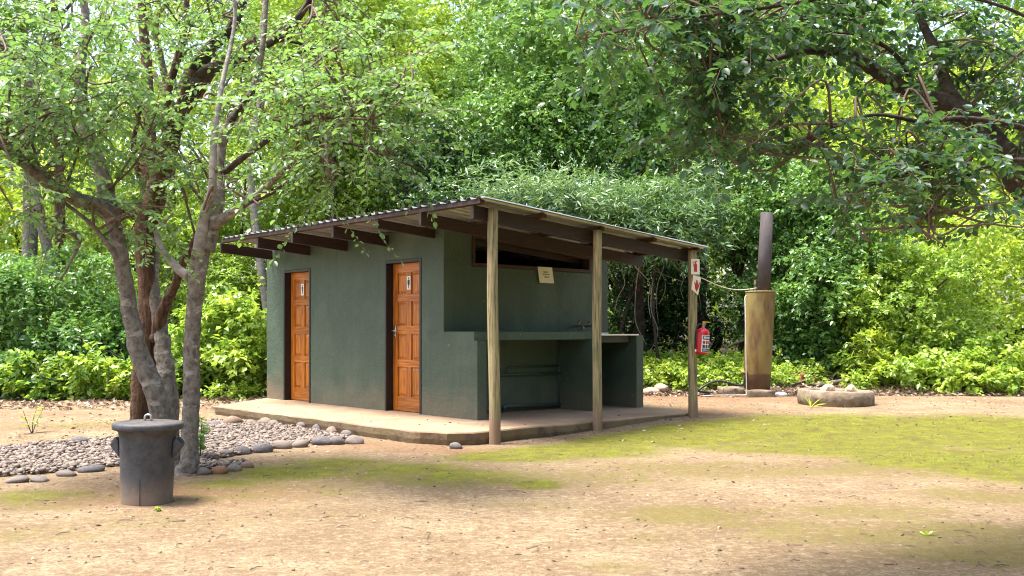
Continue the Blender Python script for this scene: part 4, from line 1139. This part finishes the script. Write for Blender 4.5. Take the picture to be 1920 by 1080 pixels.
# ---- ground cover below the dark thicket and along the edges
rng = np.random.default_rng(91)
L = Leaves()
def cover(px0, px1, d0, d1, n, h, ll, lw, t0):
    for k in range(n):
        d = rng.uniform(d0, d1); x = (rng.uniform(px0, px1) - HX) / F * d
        g = np.array([x, d, float(gz(x, d))])
        lobe_leaves(L, g + np.array([0, 0, h * .35]), np.array([.28, .28, h * (.35 + .5 * rng.random())]), 104, ll, lw, rng, t0 + (rng.random() - .5) * .3, .9, .3)
cover(1190, 1400, 17.6, 19.8, 130, .50, .085, .05, .7)
cover(1440, 1560, 18.0, 19.6, 40, .35, .085, .05, .55)
cover(1600, 1930, 17.6, 18.8, 70, .40, .085, .05, .7)
cover(-60, 480, 16.8, 18.0, 80, .30, .085, .05, .6)
tag(L.build('ground_cover', M['leaf_bright'], None, rng=rng), 'low leafy ground cover along the foot of the thicket', 'ground cover', kind='stuff')

# ---- dry leaf litter
L = Leaves()
def litter(px0, px1, py0, py1, n, l0, gauss=False):
    px = rng.uniform(px0, px1, n); py = rng.uniform(py0, py1, n)
    P_ = np.array([G(a, b) for a, b in zip(px, py)]); P_[:, 2] += .004 + .03 * rng.random(n) * (n > 400)
    a = rng.normal(size=(n, 3)); a[:, 2] *= .25
    s = .6 + .8 * rng.random(n)
    L.add(P_, a, unit(np.array([0, 0, 1]) + rng.normal(size=(n, 3)) * .35), l0 * s, l0 * .5 * s, rng.random(n))
def litter_d(px0, px1, d0, d1, n, l0):
    d = rng.uniform(d0, d1, n); x = (rng.uniform(px0, px1, n) - HX) / F * d
    P_ = np.column_stack([x, d, gz(x, d) + .004 + .03 * rng.random(n)])
    a = rng.normal(size=(n, 3)); a[:, 2] *= .25
    s = .6 + .8 * rng.random(n)
    L.add(P_, a, unit(np.array([0, 0, 1]) + rng.normal(size=(n, 3)) * .35), l0 * s, l0 * .5 * s, rng.random(n))
litter_d(-80, 500, 14.8, 18.5, 2300, .085)
litter_d(1190, 1420, 16.6, 19.5, 2200, .085)
litter_d(1440, 1930, 16.6, 19.5, 4200, .085)
litter(-60, 480, 775, 830, 240, .06)
litter(1190, 1900, 740, 800, 160, .05)
litter(0, 1920, 830, 1075, 200, .028)
litter(-50, 700, 880, 1000, 120, .03)
litter(390, 900, 800, 850, 60, .045)
litter(1000, 1300, 785, 830, 60, .05)
tag(L.build('leaf_litter', M['litter'], None, rng=rng), 'dry brown leaves scattered along the forest edge', 'leaf litter', kind='stuff')

# a few dry leaves blown onto the slab
L = Leaves()
n = 34
lp = np.array([hw(a, b, .004) for a, b in zip(rng.uniform(-3.6, 1.5, n), -1.2 + 1.0 * rng.random(n) ** 1.2)])
lp[24:] = np.array([hw(a, b, .004) for a, b in zip(rng.uniform(.75, 1.55, 10), rng.uniform(-.9, 2.8, 10))])
L.add(lp, rng.normal(size=(n, 3)) * np.array([1, 1, .1]), unit(np.array([0, 0, 1]) + rng.normal(size=(n, 3)) * .2), .05 * (.5 + rng.random(n)), .024 * (.5 + rng.random(n)), rng.random(n))
tag(L.build('fallen_leaves', M['litter'], None, rng=rng), 'few dry leaves blown onto the concrete slab', 'leaves', kind='stuff')
# twig fragments on the open ground
tv, tf, o0 = [], [], 0
for k in range(170):
    g = G(rng.uniform(-20, 1930), 745 + 330 * rng.random() ** .8); a = rng.uniform(0, 6.28); ln = rng.uniform(.02, .11)
    d_ = np.array([math.cos(a), math.sin(a), 0]) * ln
    v, f = tube([g + np.array([0, 0, .004]), g + d_ * .5 + np.array([0, 0, .010]) + rng.normal(size=3) * .004, g + d_ + np.array([0, 0, .004])], [.0025, .003, .002], 4, 0, rng)
    tv += v; tf += [tuple(i + o0 for i in q) for q in f]; o0 += len(v)
tag(obj('twig_litter', tv, tf, M['twig_brown']), 'small broken twigs strewn over the soil', 'twigs', kind='stuff')
# short grass and moss shoots where the ground is green
L = Leaves()
gp_ = np.column_stack([RNG.uniform(-4, 9, 60000), RNG.uniform(5, 14.5, 60000)])
ix = np.clip(np.searchsorted(gx, gp_[:, 0]), 0, nxg - 1); iy = np.clip(np.searchsorted(gy, gp_[:, 1]), 0, nyg - 1)
keep = RNG.random(len(gp_)) < np.clip(moss[iy, ix] - .45, 0, .5) * .5 * (fbm(gp_[:, 0] * 2.5, gp_[:, 1] * 2.5, 61, 3) > .42)
gp_ = gp_[keep]; n = len(gp_)
gp3 = np.column_stack([gp_, gz(gp_[:, 0], gp_[:, 1])])
L.add(gp3, unit(RNG.normal(size=(n, 3)) * np.array([.7, .7, .2]) + np.array([0, 0, .6])), RNG.normal(size=(n, 3)), .018 + .022 * RNG.random(n), .006 + .006 * RNG.random(n), .0 + .4 * RNG.random(n))
tag(L.build('short_grass', M['leaf_yellow'], None, rng=rng), 'short yellow green grass and moss shoots on the clearing', 'grass', kind='stuff')

# ---- grey vines hanging in the dark hollow beside the counter
vr = np.random.default_rng(17)
vx = sorted(vr.uniform(1152, 1285, 9))
for k in range(9):
    x0 = vx[k]; d = vr.uniform(18.2, 19.5); y0 = vr.uniform(450, 510); y1 = y0 + vr.uniform(70, 170)
    pts = [W(x0, y0, d)]
    for j in range(4):
        x0 += vr.normal() * 13 + 4; pts.append(W(x0, y0 + (y1 - y0) * (j + 1) / 4, d + vr.normal() * .1))
    P_ = spline(pts, 5)
    tag(obj('hanging_vine', *tube(P_, np.linspace(.011, .005, len(P_)), 5, .1, vr), M['twig'], None, True), 'thin grey leafless vine, %s from the hut wall in the dark hollow' % ORD[k], 'vine', 'vines hanging beside the counter')
stick('dead_branch', [W(1352, 672, 19), W(1366, 650, 19.2), W(1390, 640, 19.4), W(1400, 636, 19.5)], .03, .016, M['log'], 'bare grey bough leaning in the thicket left of the boiler', 'branch', seed=31)
# ---- pale trunks that show through the left canopy
for i, (pts, r0, lab) in enumerate((([(150, 760), (60, 330), (55, 200), (40, 60), (30, -80)], .11, 'leaning grey trunk behind the canopy at the far left'),
                                    ([(118, 700), (108, 160), (104, 60), (100, -60)], .11, 'straight brown trunk behind the canopy at the upper left'),
                                    ([(520, 640), (470, 330), (490, 180), (487, 90), (512, -80)], .085, 'slender whitish trunk behind the canopy above the hut\'s left end'))):
    dd = (20.0, 20.5, 19.5, 19.0)[i]
    p3 = [W(px, py, dd) for px, py in pts]; p3[0][2] = float(gz(p3[0][0], p3[0][1])) - .1
    P_ = spline(p3, 6)
    e = empty('bare_tree', (p3[0][0], p3[0][1], p3[0][2]))
    tag(e, lab, 'tree')
    obj('trunk', *tube(P_ - p3[0], np.linspace(r0, r0 * .6, len(P_)), 10, .08, vr), M[('bark_grey', 'bark_brown', 'bark_white', 'bark_dark')[i]], e, True)
    for j in range(3 if i != 3 else 0):
        q = P_[-(3 + 3 * j)] - p3[0]
        ends = spline([q, q + np.array([vr.normal() * .5, 0, .7]), q + np.array([vr.normal() * 1.2, vr.normal() * .3, 1.5])], 5)
        obj('limb', *tube(ends, np.linspace(r0 * .35, r0 * .12, len(ends)), 7, .08, vr), M[('bark_grey', 'bark_brown', 'bark_white', 'bark_dark')[i]], e, True)

# ================================================================== NEAR TREES
def near_tree(name, label, root_px, limbs, barkm, blobs_, leafm, ll, lw, seed, per=13, slen=(.35, .7), nbr=4, twig='twig_brown', tint=.5, fine=True, ds=1.0, lowest=2000):
    """limbs: list of (name, [(px, py, depth, width_px), ...]); blobs_: (px, py, depth, rx_px, ry_px, r_depth, sprays)"""
    rng = np.random.default_rng(seed)
    b = root_px
    limbs = [(nm, [(px, py, d * ds, w) for px, py, d, w in pts]) for nm, pts in limbs]
    blobs_ = [(px, py, d * ds, rx, ry, rd * ds, ns) for px, py, d, rx, ry, rd, ns in blobs_]
    root = empty(name, b)
    tag(root, label, 'tree')
    off = -np.array(b)
    allp = []
    for i, (nm, pts) in enumerate(limbs):
        a = np.array([[*W(px, py, d), w * .5 * d / F] for px, py, d, w in pts])
        s = spline(a, 7)
        wob = rng.normal(size=(len(s), 3)) * (s[:, 3:4] * .05)
        P_ = s[:, :3] + off + wob
        sides = 18 if s[0, 3] > .05 else (10 if s[0, 3] > .02 else 6)
        obj(nm, *tube(P_, s[:, 3], sides, .06, rng), M[barkm if isinstance(barkm, str) else barkm[i]], root, True)
        allp.append(P_[len(P_) // 4:])
    allp = np.vstack(allp)
    L = Leaves(); tw = []
    for (px, py, d, rx, ry, rd, ns) in blobs_:
        c = W(px, py, d) + off; R = np.array([rx * d / F, rd, ry * d / F])
        near = allp[np.argsort(np.linalg.norm((allp - c) / 1.0, axis=1))[:14]]
        brs = []
        for j in range(nbr):
            st = near[rng.integers(len(near))]
            e = c + unit(rng.normal(size=3)) * R * .8
            m1 = st + (e - st) * .4 + rng.normal(size=3) * .10 + np.array([0, 0, .06]); m2 = st + (e - st) * .75 + rng.normal(size=3) * .08
            P_ = spline([st, m1, m2, e], 5)
            tw.append(tube(P_, np.linspace(.013 * ds, .004 * ds, len(P_)), 5, .1, rng)); brs.append(P_[len(P_) // 3:])
        brs = np.vstack(brs)
        tb = tint + (rng.random() - .5) * .3
        for k in range(ns):
            if rng.random() < .5:
                st = brs[rng.integers(len(brs))] + rng.normal(size=3) * .05
            else:
                st = c + unit(rng.normal(size=3)) * R * rng.random() ** .45
            dirv = unit(rng.normal(size=3) * np.array([1, 1, .45]) + unit(st - c) * .6 + np.array([0, 0, .05]))
            ln = rng.uniform(*slen)
            npt_ = 5
            ts = np.linspace(0, 1, npt_)[:, None]
            path = st + dirv * ln * ts + np.array([0, 0, -1]) * (ts ** 2) * ln * rng.uniform(.1, .45) + rng.normal(size=(npt_, 3)) * .012
            we = path[-1] + np.array(b)
            if HY - (we[2] - HC) * F / we[1] > (lowest if HX + F * we[0] / we[1] > 1480 else lowest - 75): continue
            tw.append(tube(path, np.linspace(.0042 * ds, .0018 * ds, npt_), 3, 0, rng, False))
            m = max(4, int(per * ln / .5))
            tt = .12 + .88 * (np.arange(m) + rng.random(m) * .6) / m
            tt = np.clip(tt, 0, 1)
            ii = np.clip((tt * (npt_ - 1)).astype(int), 0, npt_ - 2); ff = (tt * (npt_ - 1) - ii)[:, None]
            p = path[ii] * (1 - ff) + path[ii + 1] * ff
            td = unit(path[ii + 1] - path[ii])
            sd_ = unit(np.cross(td, np.array([0, 0, 1.0]) + rng.normal(size=(m, 3)) * .25)) * np.where(np.arange(m) % 2 == 0, 1, -1)[:, None]
            ax = unit(td * .55 + sd_ * .9 + rng.normal(size=(m, 3)) * .25 + np.array([0, 0, -.25]))
            nr = unit(np.array([0, 0, 1.0]) + rng.normal(size=(m, 3)) * .45)
            s = .6 + .65 * rng.random(m)
            L.add(p + ax * .012, ax, nr, ll * s, lw * s, np.clip(tb + (rng.random(m) - .5) * .5 + (rng.random(m) < .015) * .6, 0, 1))
    L.build('crown', M[leafm], root, fine, rng)
    v, f = [], []
    o0 = 0
    for tv, tf in tw:
        v += list(tv); f += [tuple(i + o0 for i in q) for q in tf]; o0 += len(tv)
    o = obj('twigs', v, f, M[twig], root, True); o['kind'] = 'stuff'
    return root

# grey leaning trunk just behind the bin
ga = G(322, 884)
near_tree('leaning_tree', 'grey barked tree leaning left just behind the dust bin', tuple(ga),
    [('trunk', [(322, 890, 8.55, 63), (316, 850, 8.55, 45), (306, 790, 8.55, 41), (287, 725, 8.5, 38), (259, 655, 8.5, 34), (243, 580, 8.5, 30), (230, 500, 8.5, 28), (216, 430, 8.5, 28), (205, 392, 8.5, 29), (192, 350, 8.5, 20)]),
     ('limb', [(222, 408, 8.5, 34), (190, 390, 8.4, 33), (140, 372, 8.2, 27), (95, 345, 8.0, 24), (55, 315, 7.8, 22), (20, 280, 7.7, 20), (-50, 235, 7.6, 16)]),
     ('limb', [(205, 392, 8.5, 34), (196, 330, 8.6, 30), (180, 270, 8.7, 27), (140, 180, 8.8, 22), (90, 250, 8.8, 3), ]) if 0 else ('limb', [(205, 395, 8.5, 34), (190, 320, 8.7, 30), (165, 250, 8.8, 25), (150, 150, 8.9, 20), (160, 40, 9.0, 15), (150, -60, 9.0, 12)]),
     ('limb', [(165, 255, 8.8, 22), (105, 225, 8.8, 18), (50, 150, 8.7, 15), (10, 80, 8.6, 11), (-30, 10, 8.6, 8)]),
     ('limb', [(232, 500, 8.5, 16), (200, 455, 8.4, 10), (165, 415, 8.3, 8), (120, 380, 8.2, 6)]),
     ('limb', [(120, 430, 8.2, 5), (150, 445, 8.2, 8), (128, 500, 8.2, 5), (112, 525, 8.2, 4)])],
    'bark_grey',
    [(120, 150, 8.0, 130, 70, .7, 60), (40, 60, 7.8, 90, 70, .6, 36), (210, 110, 8.2, 90, 70, .6, 40), (60, 240, 7.9, 90, 60, .5, 34), (150, 250, 8.2, 100, 55, .5, 34), (20, 350, 7.4, 70, 60, .4, 20), (110, 330, 8.0, 70, 40, .4, 16),
     (250, 410, 8.2, 38, 22, .2, 7), (290, 395, 8.2, 40, 26, .2, 8), (300, 200, 8.4, 80, 60, .5, 22), (170, 20, 8.4, 120, 60, .6, 34), (-10, 160, 7.4, 70, 80, .5, 22), (75, 420, 7.9, 60, 30, .3, 5)],
    'leaf_left', .053, .036, 301, per=20)
# shaggy brown trunk standing behind it
gb = G(266, 858)
near_tree('shaggy_tree', 'brown shaggy barked tree rising behind the grey leaning trunk', tuple(gb),
    [('trunk', [(262, 872, 9.3, 49), (261, 800, 9.3, 35), (264, 740, 9.3, 37), (272, 680, 9.3, 42), (280, 600, 9.3, 42), (276, 530, 9.3, 35), (272, 460, 9.3, 38), (280, 400, 9.3, 44), (300, 340, 9.3, 38), (325, 250, 9.3, 29), (350, 180, 9.3, 27), (368, 132, 9.3, 25)]),
     ('limb', [(368, 135, 9.3, 28), (395, 90, 9.3, 24), (432, 55, 9.3, 20), (455, 5, 9.3, 16), (470, -50, 9.3, 13)]),
     ('limb', [(345, 195, 9.3, 22), (382, 135, 9.22, 20), (440, 118, 9.1, 18), (490, 90, 9.0, 16), (540, 55, 8.9, 14), (575, 10, 8.8, 12), (600, -50, 8.7, 9)]),
     ('limb', [(338, 215, 9.3, 22), (372, 172, 9.4, 21), (400, 130, 9.5, 20), (470, 80, 9.6, 14), (540, 70, 9.7, 10), (600, 20, 9.8, 7)]),
     ('limb', [(280, 400, 9.35, 34), (278, 320, 9.4, 28), (280, 240, 9.5, 24), (275, 130, 9.6, 20), (268, 40, 9.6, 17), (262, -60, 9.6, 14)]),
     ('limb', [(300, 340, 9.3, 26), (315, 290, 9.2, 22), (312, 190, 9.2, 16), (345, 60, 9.2, 12), (350, -50, 9.2, 9)]),
     ('limb', [(292, 640, 9.25, 28), (303, 590, 9.2, 22), (325, 540, 9.1, 17), (345, 490, 9.0, 15), (385, 415, 8.9, 12), (415, 350, 8.8, 9)]),
     ('limb', [(312, 900, 9.1, 44), (316, 800, 9.15, 40), (312, 700, 9.2, 34), (300, 620, 9.25, 30), (285, 540, 9.3, 26), (290, 470, 9.4, 18)]),
     ('limb', [(262, 330, 9.4, 14), (250, 270, 9.3, 10), (262, 200, 9.2, 8), (240, 140, 9.2, 6)])],
    ['bark_brown', 'bark_dark', 'bark_dark', 'bark_brown', 'bark_brown', 'bark_brown', 'bark_brown', 'bark_grey', 'bark_brown'],
    [(330, 60, 9.0, 110, 70, .6, 34), (430, 150, 9.0, 90, 60, .5, 22), (520, 120, 8.8, 90, 60, .5, 26), (600, 70, 8.6, 90, 70, .5, 34), (420, 20, 9.0, 100, 50, .5, 26), (330, 290, 8.8, 80, 50, .4, 16), (270, 330, 8.9, 60, 40, .3, 12), (640, 30, 8.4, 80, 60, .5, 24), (380, 330, 8.8, 60, 40, .4, 9)],
    'leaf_left', .049, .031, 302, per=19)
# straight grey trunk on the right
gc = G(352, 893)
near_tree('upright_tree', 'straight grey trunked tree beside the bin, forking below the roof line', tuple(gc),
    [('trunk', [(349, 900, 8.28, 56), (354, 870, 8.28, 37), (357, 810, 8.28, 32), (359, 720, 8.28, 30), (361, 630, 8.28, 30), (366, 560, 8.28, 29), (372, 500, 8.28, 32), (378, 470, 8.28, 33), (392, 430, 8.28, 28)]),
     ('limb', [(385, 470, 8.28, 34), (400, 420, 8.3, 28), (408, 370, 8.35, 25), (412, 300, 8.4, 20), (425, 240, 8.4, 18), (470, 175, 8.4, 13), (492, 90, 8.4, 11), (500, -10, 8.4, 8)]),
     ('limb', [(372, 480, 8.25, 28), (385, 400, 8.2, 19), (398, 350, 8.1, 16), (402, 250, 8.1, 12), (418, 150, 8.2, 9), (440, 40, 8.3, 7), (430, -60, 8.3, 5)]),
     ('limb', [(400, 425, 8.25, 22), (440, 395, 8.1, 16), (490, 360, 7.9, 13), (540, 312, 7.7, 12), (590, 285, 7.5, 10), (640, 235, 7.3, 7), (680, 190, 7.2, 5)]),
     ('limb', [(355, 520, 8.3, 20), (330, 500, 8.4, 16), (306, 470, 8.5, 13), (294, 438, 8.6, 10), (310, 415, 8.6, 6), (325, 400, 8.6, 4)]),
     ('limb', [(412, 330, 8.3, 14), (470, 285, 8.1, 11), (540, 240, 7.9, 9), (600, 225, 7.8, 7), (680, 205, 7.7, 5)]),
     ('limb', [(470, 378, 7.95, 9), (520, 355, 7.8, 7), (600, 280, 7.6, 6), (660, 270, 7.5, 5), (740, 300, 7.4, 4), (800, 320, 7.4, 3)]),
     ('limb', [(425, 240, 8.4, 12), (480, 165, 8.3, 8), (540, 110, 8.2, 6), (610, 90, 8.1, 5), (650, 150, 8.0, 3)])],
    ['bark_grey', 'bark_grey', 'bark_white', 'bark_grey', 'bark_white', 'bark_dark', 'bark_dark', 'bark_dark'],
    [(640, 210, 7.4, 90, 50, .5, 34), (690, 260, 7.3, 80, 45, .4, 26), (560, 180, 7.8, 90, 50, .5, 24), (590, 320, 7.4, 60, 36, .35, 20), (720, 190, 7.3, 80, 50, .4, 22), (470, 200, 8.2, 70, 60, .4, 16), (650, 130, 7.8, 100, 60, .5, 26), (560, 250, 7.7, 70, 40, .4, 14), (420, 350, 8.0, 40, 30, .3, 5), (740, 100, 7.6, 70, 60, .4, 20), (630, 345, 7.4, 40, 22, .3, 9)],
    'leaf_left', .052, .034, 303, per=20, twig='twig_brown')
# dark leaved tree whose trunk stands just outside the right edge
SD = .58
tb_ = np.array([5.75 * SD, 9.3 * SD, float(gz(5.75 * SD, 9.3 * SD))])
tp = lambda z: (HX + F * 5.75 / 9.3, HY - (z - HC) * F / (9.3 * SD))
near_tree('shade_tree', 'dark leaved tree reaching in from the right over the clearing', tuple(tb_),
    [('trunk', [(*tp(-.1), 9.3, 130), (*tp(1.0), 9.3, 98), (2070, 500, 9.3, 92), (2010, 420, 9.3, 88), (1950, 355, 9.3, 82), (1905, 315, 9.3, 76)]),
     ('limb', [(1930, 338, 9.3, 62), (1890, 300, 9.3, 54), (1850, 255, 9.3, 45), (1815, 220, 9.3, 43), (1775, 195, 9.3, 38), (1720, 180, 9.2, 29), (1660, 145, 9.1, 26), (1610, 112, 9.0, 22), (1570, 97, 8.9, 19), (1500, 97, 8.8, 13), (1430, 115, 8.7, 9), (1340, 110, 8.6, 6)]),
     ('limb', [(1800, 205, 9.3, 29), (1775, 160, 9.3, 22), (1755, 100, 9.4, 19), (1725, 30, 9.5, 14), (1700, -50, 9.5, 11)]),
     ('limb', [(1720, 182, 9.2, 10), (1690, 115, 9.1, 9), (1630, 70, 9.0, 7), (1560, 60, 8.9, 5), (1480, 40, 8.8, 4)]),
     ('limb', [(2010, 270, 8.6, 13), (1920, 240, 8.5, 11), (1850, 226, 8.4, 10), (1790, 222, 8.3, 10), (1730, 228, 8.2, 9), (1640, 215, 8.1, 6), (1560, 240, 8.0, 5), (1500, 265, 7.9, 3)]),
     ('limb', [(1788, 225, 8.3, 8), (1760, 280, 8.2, 6), (1720, 315, 8.1, 6), (1640, 345, 8.0, 4), (1560, 390, 7.9, 3)]),
     ('limb', [(1960, 300, 8.6, 11), (1870, 305, 8.4, 8), (1790, 345, 8.2, 6), (1740, 400, 8.1, 4), (1700, 430, 8.0, 3)]),
     ('limb', [(1990, 70, 8.4, 8), (1900, 20, 8.2, 7), (1780, -10, 8.0, 6), (1600, -10, 7.8, 8), (1400, 20, 7.6, 6), (1240, 40, 7.5, 4), (1120, 70, 7.4, 3)])],
    'bark_dark',
    [(1850, 110, 9.6, 110, 90, .7, 46), (1740, 60, 9.8, 100, 60, .7, 44), (1620, 35, 9.2, 110, 45, .8, 52), (1480, 30, 8.6, 110, 50, .7, 56), (1350, 50, 8.2, 110, 65, .7, 62), (1220, 45, 7.9, 100, 65, .6, 46), (1120, 25, 7.7, 80, 45, .5, 24), (1320, 150, 8.2, 90, 60, .6, 34), (1400, 170, 8.4, 60, 60, .5, 20), (1240, 160, 8.0, 80, 50, .5, 20),
     (1880, 240, 9.7, 80, 50, .5, 24), (1730, 262, 8.3, 90, 36, .6, 26), (1640, 215, 9.5, 60, 30, .5, 10), (1620, 300, 8.0, 80, 36, .5, 20), (1510, 280, 8.0, 50, 30, .5, 8), (1370, 250, 8.0, 60, 50, .5, 13), (1700, 340, 8.1, 100, 36, .5, 24), (1800, 375, 8.0, 90, 36, .5, 20), (1890, 400, 8.4, 60, 36, .5, 14), (1580, 375, 7.8, 80, 34, .4, 16), (1660, 405, 7.6, 70, 22, .3, 8), (1925, 150, 9.9, 50, 100, .5, 14), (1740, 420, 7.8, 60, 20, .3, 7),
     (2060, 120, 8.8, 80, 120, .8, 22), (1320, 240, 8.0, 60, 40, .4, 10)],
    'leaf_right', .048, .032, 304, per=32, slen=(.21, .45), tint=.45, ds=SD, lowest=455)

# ---- seedlings and tufts
def seedling(px, py, h, n, ll, lw, label, mat='leaf_bright', seed=0, blade=False):
    rng = np.random.default_rng(seed); g = G(px, py)
    root = empty('seedling', tuple(g)); tag(root, label, 'plant')
    L = Leaves()
    for s in range(3 if not blade else 1):
        top = np.array([rng.normal() * h * .2, rng.normal() * h * .2, h * (.7 + .4 * rng.random())])
        if not blade: obj('stem', *tube([(0, 0, -.02), top * .5 + rng.normal(size=3) * .02, top], [.006, .005, .003], 5, 0, rng), M['twig_brown'], root, True)
        t = .25 + .75 * rng.random(n)
        p = top * t[:, None] if not blade else np.zeros((n, 3))
        a = unit(rng.normal(size=(n, 3)) * np.array([1, 1, .25]) + np.array([0, 0, .15 if not blade else 1.3]))
        L.add(p, a, unit(rng.normal(size=(n, 3)) * .4 + np.array([0, 0, 1])), ll * (.6 + .6 * rng.random(n)), lw * (.7 + .5 * rng.random(n)), .5 + .4 * rng.random(n))
    L.build('leaves', M[mat], root, True, rng)
seedling(60, 812, .38, 10, .085, .035, 'spindly seedling on bare soil at the left edge', seed=1)
seedling(375, 862, .36, 16, .085, .055, 'small leafy seedling sprouting right of the upright trunk', 'leaf_mid', seed=2)
seedling(1520, 764, .20, 6, .22, .03, 'tiny grass sprout at the left foot of the fire ring', 'leaf_yellow', seed=3, blade=True)
seedling(1740, 1004, .05, 5, .06, .02, 'tiny green sprout in the soil at lower right', 'leaf_bright', seed=4, blade=True)
seedling(298, 958, .02, 5, .032, .018, 'tiny green weed at the foot of the bin', 'leaf_bright', seed=5)
seedling(90, 748, .75, 22, .14, .09, 'upright pale leaved sapling in front of the dark left bush', 'leaf_yellow', seed=6)
seedling(205, 752, .7, 22, .14, .09, 'bushy pale leaved sapling behind the gravel at left', 'leaf_bright', seed=7)
